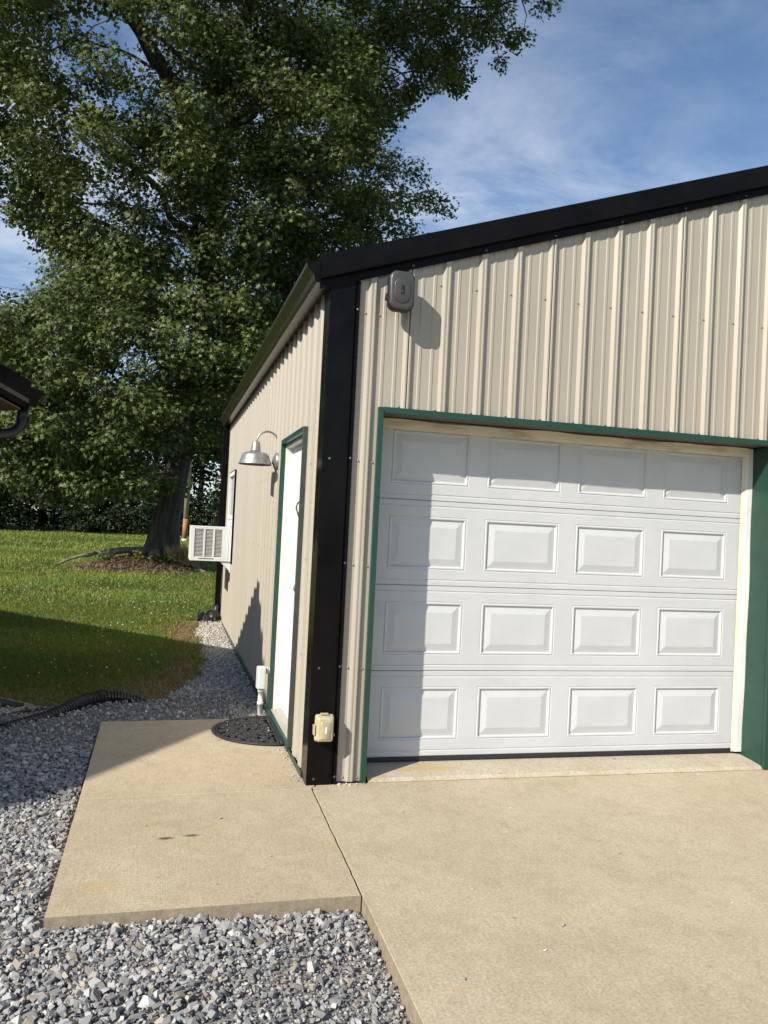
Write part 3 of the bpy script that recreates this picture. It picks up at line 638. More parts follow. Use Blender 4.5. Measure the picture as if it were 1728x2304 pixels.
# loudspeaker-like wall light box by the eave
fx, fz, fyc = .374, 2.868, -.140
fl = thing('wall_light_box', (fx, 0, fz), 'charcoal rounded wall light with oval grey face under the eave', 'wall light')
def rrect(w, h, r, n=5, bulge=0.0):
    pts = []
    for cx_, cz_, a0 in ((w - r, h - r, 0), (-w + r, h - r, 90), (-w + r, -h + r, 180), (w - r, -h + r, 270)):
        for i in range(n + 1):
            a = math.radians(a0 + 90 * i / n); x = cx_ + r * math.cos(a); z = cz_ + r * math.sin(a)
            pts.append((x + math.copysign(bulge * (1 - (z / h) ** 2), x), z + math.copysign(bulge * (1 - (x / w) ** 2), z)))
    return pts
def loft(levels, name, m, parent, cx_, cz_, cap0=True, cap1=True, smooth=True):
    mb = MB(); vs = []; n = None
    for (w_, h_, r_, y_, bu) in levels:
        p = rrect(w_, h_, r_, 5, bu); n = len(p); vs += [(cx_ + x, y_, cz_ + z) for x, z in p]
    fs = [(i * n + j, i * n + (j + 1) % n, (i + 1) * n + (j + 1) % n, (i + 1) * n + j) for i in range(len(levels) - 1) for j in range(n)]
    if cap0: fs.append(tuple(range(n)))
    if cap1: fs.append(tuple((len(levels) - 1) * n + j for j in range(n))[::-1])
    mb.add(vs, fs, smooth); return mb.build(name, m, parent)
loft([(.055, .090, .03, -.062, .002), (.066, .104, .035, -.068, .004), (.0715, .1105, .036, -.085, .005), (.0715, .1105, .036, -.138, .005)], 'housing', M['lamp_body'], fl, fx, fz)
ff_ = loft([(.0695, .108, .035, -.1385, .005), (.0675, .106, .034, -.143, .005), (.062, .100, .034, -.147, .004), (.055, .093, .034, -.1485, .003)], 'front_cover', M['lamp_face'], fl, fx, fz)
loft([(.050, .076, .049, -.1487, .0), (.048, .074, .047, -.1515, .0), (.045, .071, .044, -.1525, .0)], 'oval_boss', M['lamp_face'], fl, fx, fz)
loft([(.012, .026, .004, -.1527, 0), (.011, .025, .004, -.1535, 0)], 'emblem_recess', M['lamp_body'], fl, fx, fz + .002)
loft([(.0055, .0065, .001, -.1537, 0), (.0055, .0065, .001, -.1545, 0)], 'emblem', M['rubber'], fl, fx, fz - .006)
loft([(.004, .0045, .001, -.1547, 0), (.004, .0045, .001, -.1550, 0)], 'emblem_inset', M['greyband'], fl, fx + .0005, fz - .006)
MB().box(fx - .025, fx + .025, -.070, -.004, fz - .05, fz + .03).build('wall_bracket', M['lamp_body'], fl, bevel=.006)
MB().tube([(fx - .076, -.095, fz - .025), (fx - .086, -.095, fz - .025)], [.014, .012], 10).build('tilt_knob', M['rubber'], fl)
MB().box(fx - .090, fx - .070, -.108, -.085, fz - .055, fz - .030).build('tilt_lever', M['rubber'], fl, bevel=.004)

# weatherproof outlet cover on the corner post
ox, oz = .060, .336
ot = thing('outlet_cover', (ox, -.0235, oz), 'yellowed clear weatherproof outlet cover on the black corner post', 'outlet cover')
loft([(.048, .066, .008, -.0238, 0), (.048, .066, .008, -.045, 0)], 'back_plate', M['lamp_body'], ot, ox, oz)
loft([(.054, .077, .014, -.046, 0), (.054, .077, .014, -.058, 0), (.050, .073, .013, -.060, 0), (.048, .071, .013, -.090, 0), (.044, .067, .013, -.101, 0), (.036, .058, .012, -.105, 0)], 'hinged_cover', M['clear_old'], ot, ox, oz)
loft([(.030, .052, .006, -.1052, 0), (.028, .050, .006, -.1085, 0)], 'cover_panel', M['clear_old'], ot, ox, oz - .003)
loft([(.006, .020, .002, -.1087, 0), (.005, .019, .002, -.1100, 0)], 'cover_mark', M['white'], ot, ox + .004, oz - .004)
MB().box(ox - .066, ox - .0545, -.085, -.050, oz - .035, oz + .022).build('latch', M['clear_old'], ot, bevel=.004)
MB().box(ox - .026, ox + .020, -.075, -.050, oz + .0775, oz + .086).build('hinge', M['clear_old'], ot, bevel=.003)
MB().box(ox + .0545, ox + .060, -.075, -.055, oz - .045, oz - .030).build('lock_tab', M['clear_old'], ot, bevel=.002)

# conduit box
px_, py_ = -.078, 1.845
cb = thing('conduit_box', (px_, py_, -.03), 'grey white plastic conduit box on a riser beside the side door', 'conduit box')
MB().lathe([(.021, -.10), (.021, .052), (.0255, .053), (.0255, .075), (.021, .076), (.021, .150), (.0245, .151), (.0245, .180), (.020, .184)], 20, o=(px_, py_, 0)).build('riser_pipe', M['pvc'], cb)
MB().box(px_ - .034, px_ + .030, py_ - .040, py_ + .040, .178, .352).build('junction_body', M['pvc'], cb, bevel=.011, seg=3)
MB().box(px_ - .0385, px_ - .0345, py_ - .036, py_ + .036, .184, .346).build('cover_plate', M['pvc'], cb, bevel=.004)
MB().tube([(px_ + .026, py_, .322), (-.0005, py_, .322)], .0225, 14).build('wall_stub', M['pvc'], cb)
MB().tube([(px_ + .036, py_, .322), (px_ + .046, py_, .322)], .028, 14).build('stub_collar', M['pvc'], cb)

# half-round door mat
cxm, cym, ax_, ay_ = -.036, 1.217, .440, .402
mt = thing('door_mat', (cxm - .2, cym, 0), 'black half-round rubber scrollwork mat at the side door', 'door mat')
arc = [(cxm - ax_ * math.sin(a), cym - ay_ * math.cos(a)) for a in np.linspace(0, math.pi, 41)]
rim = MB().tube([(x, y, .010) for x, y in arc] + [(cxm, cym + ay_ * .5, .010), (cxm, cym, .010), (cxm, cym - ay_ * .5, .010), (cxm, cym - ay_, .010)], .013, 8, flat=.65).build('outer_rim', M['rubber'], mt)
ins = [(cxm - .022 - (ax_ - .045) * math.sin(a), cym - (ay_ - .040) * math.cos(a)) for a in np.linspace(0, math.pi, 41)]
MB().tube([(x, y, .009) for x, y in ins] + [(cxm - .022, cym, .009), (cxm - .022, cym - ay_ + .04, .009)], .008, 6, flat=.65).build('inner_rim', M['rubber'], mt)
MB().prism([(x, y, .0012) for x, y in arc], (0, 0, .0022)).build('backing', M['mat_back'], mt)
curls = []; tries = 0; rr = random.Random(5)
while len(curls) < 64 and tries < 6000:
    tries += 1; R = rr.uniform(.026, .050) if tries < 3500 else rr.uniform(.014, .026); x = rr.uniform(-ax_, -.04); y = rr.uniform(-ay_, ay_)
    if ((x + .02) / (ax_ - .05 - R)) ** 2 + (y / (ay_ - .05 - R)) ** 2 > 1 or x > -.03 - R: continue
    if all((x - a) ** 2 + (y - b) ** 2 > (.86 * (R + r_)) ** 2 for a, b, r_ in curls): curls.append((x, y, R))
for x, y, R in curls:
    s_ = rr.choice((-1, 1)); a0 = rr.uniform(0, 6.28); n = 22; tr = []
    for i in range(n):
        u = i / (n - 1); rad = R * (1 - .78 * u); a = a0 + s_ * u * 9.4; tr.append((cxm + x + rad * math.cos(a), cym + y + rad * math.sin(a), .011))
    end = (cxm + x + R * 1.9 * math.cos(a0 - s_ * .9), cym + y + R * 1.9 * math.sin(a0 - s_ * .9), .008)
    ex, ey = (end[0] - cxm + .02) / (ax_ - .03), (end[1] - cym) / (ay_ - .03)
    if ex * ex + ey * ey < 1 and end[0] < cxm - .03: tr = [end] + tr
    MB().tube(tr, .0066, 6, flat=.9).build('scroll', M['rubber'], mt, fixn=False)

# black corrugated drain pipe half sunk in the gravel
pp = [(-.97, 2.44, -.075), (-1.03, 2.40, -.046), (-1.16, 2.355, -.012), (-1.29, 2.30, .004), (-1.40, 2.17, .0), (-1.49, 2.02, -.006), (-1.56, 1.92, -.022), (-1.64, 1.83, -.036), (-1.76, 1.72, -.045), (-1.90, 1.58, -.055)]
rad = [.030, .043, .052, .054, .053, .049, .043, .037, .032, .028]
P = []; RR = []
cum = [0.0]
for a, b in zip(pp[:-1], pp[1:]): cum.append(cum[-1] + (Vector(b) - Vector(a)).length)
for s_ in np.arange(0, cum[-1], .0052):
    P.append(tuple(np.interp(s_, cum, [p[k] for p in pp]) + (.022 if k == 2 else 0) for k in range(3))); ph = (s_ / .027) % 1
    RR.append(float(np.interp(s_, cum, rad)) * (1.06 if ph < .55 else .84))
tag(MB().tube(P, RR, 14, smooth=False).build('drain_pipe', M['pipe'], None), 'black corrugated drain pipe half buried in grey gravel', 'drain pipe')

# splash block by the downspout
sb = MB(); sb.add([(-.36, 7.35, .035), (-.11, 7.30, .03), (-.13, 7.95, .075), (-.30, 8.0, .085)], [(0, 1, 2, 3)])
for a, b in (((-.36, 7.35), (-.30, 8.0)), ((-.11, 7.30), (-.13, 7.95)), ((-.30, 8.0), (-.13, 7.95))):
    sb.tube([(a[0], a[1], .055), ((a[0] + b[0]) / 2, (a[1] + b[1]) / 2, .085), (b[0], b[1], .12)], .02, 6)
tag(sb.build('splash_block', M['pipe'], None), 'black plastic splash scoop at the foot of the downspout', 'splash block')

# ------------------------------------------------------------------ neighbouring house, turned 45 degrees
E0 = Vector((-1.81, 1.90, 0)); ua = Vector((-.70, .714, 0)).normalized(); vb = Vector((-.714, -.70, 0)).normalized(); EZ = 2.39; HW, HL, MS = 8.4, 11.0, .333
def hp(u, v, z): q = E0 + ua * u + vb * v; return (q.x, q.y, z)
def htop(v): return EZ + .040 + MS * ((v if v < HW else 2 * HW - v) - .12)
hs = thing('neighbour_house', hp(HL / 2, HW, 0), 'neighbouring house eave corner with dark fascia and gutter', 'house')
for sd in (0, 1):
    vv = lambda v: v if sd == 0 else 2 * HW - v
    MB().prism([hp(.0, vv(.10), htop(.10)), hp(.0, vv(HW), htop(HW)), hp(.0, vv(HW), htop(HW) - .03), hp(.0, vv(.10), htop(.10) - .03)], ua * HL).build('roof', M['slate'], hs)
    for uu in (-.020, HL):
        MB().prism([hp(uu, vv(.118), htop(.118) + .012), hp(uu, vv(HW), htop(HW) + .012), hp(uu, vv(HW), htop(HW) - .118), hp(uu, vv(.118), htop(.118) - .118)], ua * .018).build('rake_fascia', M['black'], hs)
        MB().prism([hp(uu + .006, vv(.124), htop(.124) - .1185), hp(uu + .006, vv(HW), htop(HW) - .1185), hp(uu + .006, vv(HW), htop(HW) - .152), hp(uu + .006, vv(.124), htop(.124) - .152)], ua * .022).build('drip_band', M['greyband'], hs)
        MB().prism([hp(uu + .022, vv(.130), htop(.130) - .1525), hp(uu + .022, vv(HW), htop(HW) - .1525), hp(uu + .022, vv(HW), htop(HW) - .185), hp(uu + .022, vv(.130), htop(.130) - .185)], ua * .03).build('sub_fascia', M['black'], hs)
    MB().prism([hp(.06, vv(.14), htop(.14) - .19), hp(.06, vv(HW), htop(HW) - .19), hp(.06, vv(HW), htop(HW) - .205), hp(.06, vv(.14), htop(.14) - .205)], ua * (HL - .12)).build('soffit', M['wood'], hs)
    gp = [(.118, EZ + .012), (.118, EZ - .130), (.055, EZ - .132), (.040, EZ - .105), (.032, EZ - .07), (.012, EZ - .045), (-.004, EZ - .022), (-.006, EZ), (.006, EZ), (.008, EZ - .018), (.024, EZ - .040), (.044, EZ - .068), (.052, EZ - .1), (.062, EZ - .124), (.112, EZ - .122), (.112, EZ + .012)]
    hg = MB().prism([hp(.0, vv(v), z) for v, z in gp], ua * HL).build('gutter', M['black'], hs)
    MB().prism([hp(-.004, vv(v), z) for v, z in gp[:8]], ua * .004).build('gutter_end_cap', M['black'], hg)
    MB().prism([hp(HL, vv(v), z) for v, z in gp[:8]], ua * .004).build('gutter_end_cap', M['black'], hg)
ov, og = .95, .5
for v0 in (ov, 2 * HW - ov - .15): MB().prism([hp(og, v0, -.2), hp(og, v0 + .15, -.2), hp(og, v0 + .15, htop(ov) - .2), hp(og, v0, htop(ov) - .2)], ua * (HL - 2 * og)).build('wall', M['siding'], hs)
for uu in (og - .001, HL - og - .15): MB().prism([hp(uu, ov + .151, -.2), hp(uu, 2 * HW - ov - .151, -.2), hp(uu, 2 * HW - ov - .151, htop(ov) - .2), hp(uu, HW, htop(HW) - .23), hp(uu, ov + .151, htop(ov) - .2)], ua * .15).build('gable_wall', M['siding'], hs)
dpth = [hp(.10, .085, EZ - .12), hp(.10, .085, EZ - .20), hp(.10, .095, EZ - .255), hp(.10, .125, EZ - .30), hp(.10, .175, EZ - .335), hp(.10, .24, EZ - .352), hp(.10, .55, EZ - .40), hp(.10, ov - .10, EZ - .46), hp(.10, ov - .055, EZ - .52), hp(.10, ov - .05, EZ - .7), hp(.10, ov - .05, .05)]
hd = MB().tube(dpth, .040, 10).build('downspout', M['slate'], hs)
for k in range(4):
    off = (-.027, -.009, .009, .027)[k]
    MB().tube([(p[0] - ua.x * .036, p[1] - ua.y * .036, p[2]) if False else (p[0] - ua.x * .034 + vb.x * off, p[1] - ua.y * .034 + vb.y * off, p[2]) for p in dpth[1:7]], .006, 5).build('rib', M['slate'], hd)

# bit of paving, edging and hose by the house
pd = [(-1.92, 1.96), (-1.70, 2.18), (-2.3, 2.75), (-3.6, 3.9), (-4.4, 3.2)]
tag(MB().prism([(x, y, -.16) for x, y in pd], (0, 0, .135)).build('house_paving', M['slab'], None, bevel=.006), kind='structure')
tag(MB().tube([(-2.30, 1.56, -.03), (-2.05, 1.77, -.02), (-1.86, 1.945, -.015), (-1.66, 2.13, -.012)], .011, 8).build('edging_strip', M['pipe'], None), 'thin black edging strip lying between gravel and paving', 'edging')
tag(MB().tube([(-2.4, 1.5, -.02), (-2.1, 1.53, -.012), (-1.93, 1.56, -.008), (-1.86, 1.52, -.010), (-1.85, 1.45, -.014), (-1.90, 1.38, -.03), (-2.0, 1.33, -.05)], .011, 8).build('hose', M['rubber'], None), 'short black hose curving over the grey gravel', 'hose')
tag(MB().prism([(-2.05, 2.20, -.024), (-1.93, 2.14, -.024), (-1.86, 2.20, -.024), (-2.25, 2.58, -.024), (-2.6, 2.55, -.024)], (0, 0, .022)).build('rubber_sheet', M['rubber'], None, bevel=.004), 'flat black rubber sheet lying on the paving by the lawn', 'sheet')

# ------------------------------------------------------------------ gravel
def stone_variants(k, npts, rng, squash=(1, .84, .66)):
    cube = np.array([(x, y, z) for x in (-1, 1) for y in (-1, 1) for z in (-1, 1)], float); res = []
    for i in range(k):
        bm = bmesh.new(); p = cube * .66 + rng.uniform(-.34, .34, (8, 3)); p = p[rng.permutation(8)[:max(6, min(8, npts))]]
        if npts > 8: p = np.concatenate([p, rng.normal(size=(npts - 8, 3)) * .62])
        p = p * np.array(squash)
        for q in p: bm.verts.new(q)
        r = bmesh.ops.convex_hull(bm, input=bm.verts); bmesh.ops.delete(bm, geom=list(set(r['geom_interior']) | set(r['geom_unused'])), context='VERTS') if (r['geom_interior'] or r['geom_unused']) else None
        bm.verts.ensure_lookup_table(); bm.verts.index_update(); bmesh.ops.triangulate(bm, faces=bm.faces)
        v = np.array([q.co[:] for q in bm.verts]); t = np.array([[x.index for x in f.verts] for f in bm.faces]); bm.free(); res.append((v, t))
    return res
def stones(name, xy, size, z, cols, variants, rng, tilt=1.0):
    n = len(xy); which = rng.integers(0, len(variants), n); Rm = rot_rand(n, rng); parts = []
    # keep most stones lying flat: blend random yaw with a modest tilt
    ya = rng.uniform(0, 6.283, n); ti = rng.normal(0, .45 * tilt, n); tj = rng.normal(0, .45 * tilt, n)
    cz, sz = np.cos(ya), np.sin(ya); Z0 = np.zeros(n); O1 = np.ones(n)
    Rz = np.stack([np.stack([cz, -sz, Z0], 1), np.stack([sz, cz, Z0], 1), np.stack([Z0, Z0, O1], 1)], 1)
    ca, sa = np.cos(ti), np.sin(ti); Rx = np.stack([np.stack([O1, Z0, Z0], 1), np.stack([Z0, ca, -sa], 1), np.stack([Z0, sa, ca], 1)], 1)
    cb_, sb_ = np.cos(tj), np.sin(tj); Ry = np.stack([np.stack([cb_, Z0, sb_], 1), np.stack([Z0, O1, Z0], 1), np.stack([-sb_, Z0, cb_], 1)], 1)
    Rm = Rx @ Ry @ Rz
    for k, (v, t) in enumerate(variants):
        s = np.where(which == k)[0]
        if not len(s): continue
        st = rng.uniform(.82, 1.18, size=(len(s), 1, 3))
        P = np.einsum('nij,nvj->nvi', Rm[s], v[None] * st) * size[s][:, None, None]
        P[:, :, 0] += xy[s, 0][:, None]; P[:, :, 1] += xy[s, 1][:, None]; P[:, :, 2] += z[s][:, None]
        T = (t[None] + (np.arange(len(s)) * len(v))[:, None, None]).reshape(-1, 3)
        parts.append((P.reshape(-1, 3), T, np.repeat(cols[s], len(v), 0)))
    return joined(name, parts, M['stone'])
def stone_cols(n, rng, lo=.13, hi=.46, tan=.10):
    g = rng.beta(2.0, 2.4, n) * (hi - lo) + lo
    c = np.stack([g * 1.0, g * .985, g * .965], 1); w_ = rng.random(n)
    m_ = w_ < tan; c[m_] = c[m_] * np.array([1.12, .99, .80]); m2 = w_ > .93; c[m2] = np.array([.52, .51, .48]) * rng.uniform(.8, 1.05, (m2.sum(), 1)); m3 = (w_ > .90) & (w_ <= .93); c[m3] *= np.array([1.06, .94, .86])
    return c
def jgrid(x0, x1, y0, y1, st, rng):
    X_, Y_ = np.meshgrid(np.arange(x0, x1, st), np.arange(y0, y1, st)); p = np.stack([X_.ravel(), Y_.ravel()], 1); return p + rng.uniform(-.6, .6, p.shape) * st
def off_slab(p, mrg=0.0):
    x, y = p.T
    on = ((x > -1.245 - mrg) & (x < .2) & (y > -1.44 - mrg) & (y < 1.60 + mrg)) | (x > np.interp(y, [-16, -4.5, -2.4, -1.5, 1.6, 1.7], [-.20, -.085, -.045, -.03, -.03, -.026]) - mrg)
    pav = (x + 1.81) * -.70 + (y - 2.07) * .714
    return ~on
rg = np.random.default_rng(3); VAR = stone_variants(8, 8, rg, (1, .82, .62)) + stone_variants(14, 11, rg, (1, .84, .58)) + stone_variants(6, 7, rg, (1, .8, .5)); VSM = stone_variants(6, 7, rg)
p = np.concatenate([jgrid(-2.9, -.02, -2.95, 1.0, .0168, rg), jgrid(-3.2, -.02, 1.0, 2.6, .0285, rg), jgrid(-5.5, -2.9, -2.95, 2.6, .06, rg), jgrid(-3.5, 0, -4.2, -2.95, .06, rg)])
fine = np.clip(1.15 - np.hypot((p[:, 0] + .35) / .62, (p[:, 1] + 2.05) / .50), 0, 1) * 1.4 * (.5 + vnoise(p[:, 0], p[:, 1], 3, 2))
ok = in_gravel(*p.T) & off_slab(p, .012) & (rg.random(len(p)) > np.clip(fine, 0, .80)) & (p[:, 1] < 2.6)
p = p[ok]; n = len(p)
size = np.clip(rg.lognormal(math.log(.0092), .42, n), .0042, .021) * np.where(p[:, 1] > 1.2, .88, 1.0) * np.where(p[:, 0] < -2.9, 1.6, 1)
cl = stone_cols(n, rg); z = terrain(*p.T) + .010 + size * .30 + rg.uniform(0, .014, n) + .018 * vnoise(p[:, 0], p[:, 1], 4, 12)
tag(stones('gravel', p, size, z, cl, VAR, rg), 'grey crushed limestone gravel around the landing slab', 'gravel', kind='stuff')
# fines between, strip by the wall with paler pebbles
p = np.concatenate([jgrid(-1.3, -.03, -2.9, -1.44, .0165, rg), jgrid(-2.3, -.02, -2.9, 1.5, .036, rg)]); p = p[in_gravel(*p.T) & off_slab(p, .004)]; n = len(p)
tag(stones('gravel_chips', p, np.clip(rg.lognormal(math.log(.0055), .4, n), .003, .012), terrain(*p.T) + .015 + rg.uniform(0, .012, n), stone_cols(n, rg, .16, .44), VSM, rg), 'small grey gravel chips among the larger crushed stones', 'gravel', kind='stuff')
p = jgrid(-.95, -.03, 1.6, 7.5, .024, rg); p = p[(p[:, 0] > -strip_w(p[:, 1]) - .05 * rg.random(len(p))) & ((p[:, 1] > 2.42) | (p[:, 0] > -.30))]; p = p[(p[:, 1] > 1.63)]; n = len(p); cl = stone_cols(n, rg, .26, .56, .25); cl[:, 0] *= 1.03; cl[:, 2] *= .93
dk = (p[:, 1] > 2.0) & (p[:, 1] < 4.4); cl[dk] = stone_cols(dk.sum(), rg, .2, .5)
tag(stones('wall_strip_gravel', p, np.clip(rg.lognormal(math.log(.0125), .3, n), .006, .022), terrain(*p.T) + .016 + rg.uniform(0, .012, n), cl, VAR, rg), 'pale pebble strip along the foot of the side wall', 'gravel', kind='stuff')
# loose crumbs on slab, threshold and mat
p = np.stack([rg.uniform(-.12, .01, 46), rg.uniform(.05, .78, 46)], 1); p[:, 0] = -.035 - np.abs(rg.normal(0, .035, 46)); p2 = np.stack([rg.uniform(.16, .34, 14), -.02 - np.abs(rg.normal(0, .018, 14))], 1)
p3 = np.stack([rg.uniform(-.40, -.04, 22), rg.uniform(.9, 1.5, 22)], 1); p4 = np.stack([rg.uniform(-1.15, 3, 40), rg.uniform(-2.2, 1.4, 40)], 1); p4 = p4[(p4[:, 1] < -.05) | (p4[:, 0] < -.1)]
pa = np.concatenate([p, p2, p3, p4]); n = len(pa); sz = np.clip(rg.lognormal(math.log(.0042), .5, n), .002, .010); zz = np.where((pa[:, 0] < -.04) & (pa[:, 1] > .9) & (pa[:, 1] < 1.5) & (pa[:, 0] > -.41), .014, .001) + sz * .4
tag(stones('loose_crumbs', pa, sz, zz, stone_cols(n, rg, .3, .62), VSM, rg), 'loose pale crumbs scattered on slab and door mat', 'gravel', kind='stuff')

# ------------------------------------------------------------------ grass
def view_mask(x, y, marg=.10):
    dx_, dy_ = x - CAM[0], y - CAM[1]; r = dx_ * .9660 + dy_ * -.2585; f = dx_ * .2585 + dy_ * .9660
    a = r / np.maximum(f, .1); return (a > -.53 - marg) & (a < .53 + marg)
def blades(name, zones, rng, m, label, tint=None, patchy=True):
    V = []; Cc = []
    for (x0, x1, y0, y1, dens, h0, h1, wd) in zones:
        n = int((x1 - x0) * (y1 - y0) * dens); x = rng.uniform(x0, x1, n); y = rng.uniform(y0, y1, n)
        ok = view_mask(x, y) & ~((x > -.02) & (y < GD + .1)) & ~in_gravel(x, y) & ~((x < -1.7) & (y < 2.06 + (-1.7 - x) * .85) & (y < 4))
        so = soil_amount(x, y); ok &= rng.random(n) > np.clip(so * 1.15 - .08, 0, .92)
        md = ((x + 1.45) / 1.6) ** 2 + ((y - 16.4) / 1.2) ** 2; ok &= rng.random(n) < np.clip((md - .60) * 2.0, .04, 1)
        x, y = x[ok], y[ok]; n = len(x); pt = vnoise(x, y, .55, 21); pt2 = vnoise(x, y, 2.3, 22)
        h = rng.uniform(h0, h1, n) * (.65 + .5 * pt + .3 * pt2); a = rng.uniform(0, 6.283, n); le = rng.uniform(.15, .9, n) * h; b = rng.uniform(0, 6.283, n)
        z = terrain(x, y); wx, wy = np.cos(a) * wd, np.sin(a) * wd; lx_, ly_ = np.cos(b) * le, np.sin(b) * le
        P = np.stack([np.stack([x - wx, y - wy, z], 1), np.stack([x + wx, y + wy, z], 1), np.stack([x + lx_ * .4 + wx * .7, y + ly_ * .4 + wy * .7, z + h * .62], 1), np.stack([x + lx_, y + ly_, z + h], 1)], 1)
        V.append(P.reshape(-1, 3)); g = (.5 + .65 * rng.random(n)) * (.62 + .76 * pt)
        c_ = np.stack([.200 * g * (.75 + .6 * pt2), .275 * g, .046 * g * (.8 + .5 * rng.random(n))], 1)
        dry = rng.random(n) < .05 + .28 * so[ok]; c_[dry] = np.array([.30, .22, .10]) * rng.uniform(.6, 1.1, (dry.sum(), 1)); Cc.append(c_)
    V = np.concatenate(V); Cc = np.concatenate(Cc)
    return tag(np_mesh(name, V, [(0, 1, 2, 3)], 4, m, Cc), label, 'grass', kind='stuff')
rg2 = np.random.default_rng(17)
blades('lawn_grass', [(-3.6, .1, 2.1, 5.5, 5200, .022, .060, .0024), (-5.0, .1, 5.5, 9, 2600, .028, .066, .0034), (-9, 1.5, 9, 15, 900, .035, .075, .0060), (-14, 5, 15, 26, 300, .04, .09, .011), (-24, 9, 26, 52, 70, .05, .11, .024)], rg2, M['grass'], 'short green mown lawn grass with clover')
n = 42000; x = rg2.uniform(-3.4, -.1, n); y = rg2.uniform(2.1, 7.4, n); so_ = soil_amount(x, y); ok = (rg2.random(n) < so_ * .9) & ~in_gravel(x, y) & view_mask(x, y); x, y = x[ok], y[ok]; n = len(x); a = rg2.uniform(0, 6.283, n); h = rg2.uniform(.025, .09, n)
b_ = np.stack([x, y, terrain(x, y) + rg2.uniform(.001, .012, n)], 1); d_ = np.stack([np.cos(a) * h, np.sin(a) * h, rg2.uniform(0, .5, n) * h], 1); w_ = np.stack([-np.sin(a), np.cos(a), 0 * a], 1) * .0026
P = np.stack([b_ - w_, b_ + w_, b_ + d_ + w_ * .5, b_ + d_ - w_ * .5], 1)
tag(np_mesh('dry_thatch', P.reshape(-1, 3), [(0, 1, 2, 3)], 4, M['straw'], np.array([.34, .24, .13]) * rg2.uniform(.45, 1.25, (n, 1))), 'dry brown thatch on bare soil beside the gravel', 'thatch', kind='stuff')
# clover flowers
n = 330; x = rg2.uniform(-4.6, -.3, n); y = rg2.uniform(2.7, 13, n); ok = view_mask(x, y) & (vnoise(x, y, .5, 31) > .45) & (soil_amount(x, y) < .3); x, y = x[ok], y[ok]; n = len(x)
v, t = VSM[0]; P = v[None] * rg2.uniform(.007, .012, (n, 1, 1)); P[:, :, 0] += x[:, None]; P[:, :, 1] += y[:, None]; P[:, :, 2] += (terrain(x, y) + rg2.uniform(.035, .065, n))[:, None]
tag(joined('clover_flowers', [(P.reshape(-1, 3), (t[None] + (np.arange(n) * len(v))[:, None, None]).reshape(-1, 3), np.ones((n * len(v), 3)))], M['clover']), 'scattered white clover flowers in the lawn', 'flowers', kind='stuff')

# ------------------------------------------------------------------ leaves
def star(n_lobes=5):
    pts = []
    for i in range(n_lobes):
        a = math.pi / 2 + (i - (n_lobes - 1) / 2) * math.radians(62); L_ = (.82, 1.0, 1.12, 1.0, .82)[i]
        pts.append((math.cos(a) * L_, math.sin(a) * L_, -.10 * L_)); 
        if i < n_lobes - 1:
            a2 = a + math.radians(31); pts.append((math.cos(a2) * .40, math.sin(a2) * .40, .02))
    pts.append((0, -.30, .0))
    o = pts; return np.array(o)
STAR = star()
QUAD = np.array([(-.55, -.35, 0), (0, -.62, -.05), (.55, -.28, 0), (.42, .42, .05), (0, .68, -.06), (-.45, .38, .03)])
def leaf_frames(nrm, rng):
    n = len(nrm); nrm = nrm / np.linalg.norm(nrm, axis=1)[:, None]; a = rng.normal(size=(n, 3)); a[:, 2] -= .8; e1 = np.cross(nrm, a); e1 /= np.linalg.norm(e1, axis=1)[:, None] + 1e-9; e2 = np.cross(nrm, e1); return e1, e2, nrm
def leaves(name, pos, size, nrm, cols, rng, m, parent, shape=STAR):
    e1, e2, e3 = leaf_frames(nrm, rng); k = len(shape)
    P = pos[:, None, :] + size[:, None, None] * (shape[None, :, 0:1] * e1[:, None] + shape[None, :, 1:2] * e2[:, None] + shape[None, :, 2:3] * e3[:, None])
    return np_mesh(name, P.reshape(-1, 3), [tuple(range(k))], k, m, cols, parent)

# ------------------------------------------------------------------ big sweetgum
TX, TY = -.80, 17.0; TZ = float(terrain(TX, TY))
tree = thing('sweetgum_tree', (TX, TY, TZ), 'huge sweetgum tree with star leaves and thick grey trunk on the lawn', 'tree')
axz = np.array([0, .4, 1.2, 2.9, 5.3, 7.2, 10, 13, 16, 18.5]); axx = np.array([-.95, -.93, -.85, -.58, -.31, -.13, .05, .28, .45, .5]); axr = np.array([.50, .42, .36, .285, .26, .24, .20, .15, .09, .03]); axy = 17 + np.array([0, 0, .02, .05, .1, .15, .2, .1, 0, 0])
tk = MB(); rt = random.Random(2); zs = np.concatenate([np.linspace(-.3, 3, 36), np.linspace(3.2, 18.5, 40)]); ns = 36; vs = []
for z in zs:
    cxx, cyy, rr_ = np.interp(z, axz, axx), np.interp(z, axz, axy), np.interp(z, axz, axr)
    for j in range(ns):
        a = 2 * math.pi * j / ns; fl_ = .20 * max(0, 1 - z / .75) ** 1.6 * (.35 + .65 * abs(math.sin(a * 2.5 + .7)))
        r = rr_ * (1 + fl_ + .035 * math.sin(a * 7 + z * 1.3) + .03 * math.sin(a * 13 - z * 2.1) + .02 * rt.uniform(-1, 1)); vs.append((cxx + r * math.cos(a), cyy + r * math.sin(a), TZ + z))
fs = [(i * ns + j, i * ns + (j + 1) % ns, (i + 1) * ns + (j + 1) % ns, (i + 1) * ns + j) for i in range(len(zs) - 1) for j in range(ns)]
tk.add(vs, fs, True); tk.build('trunk', M['bark'], tree)
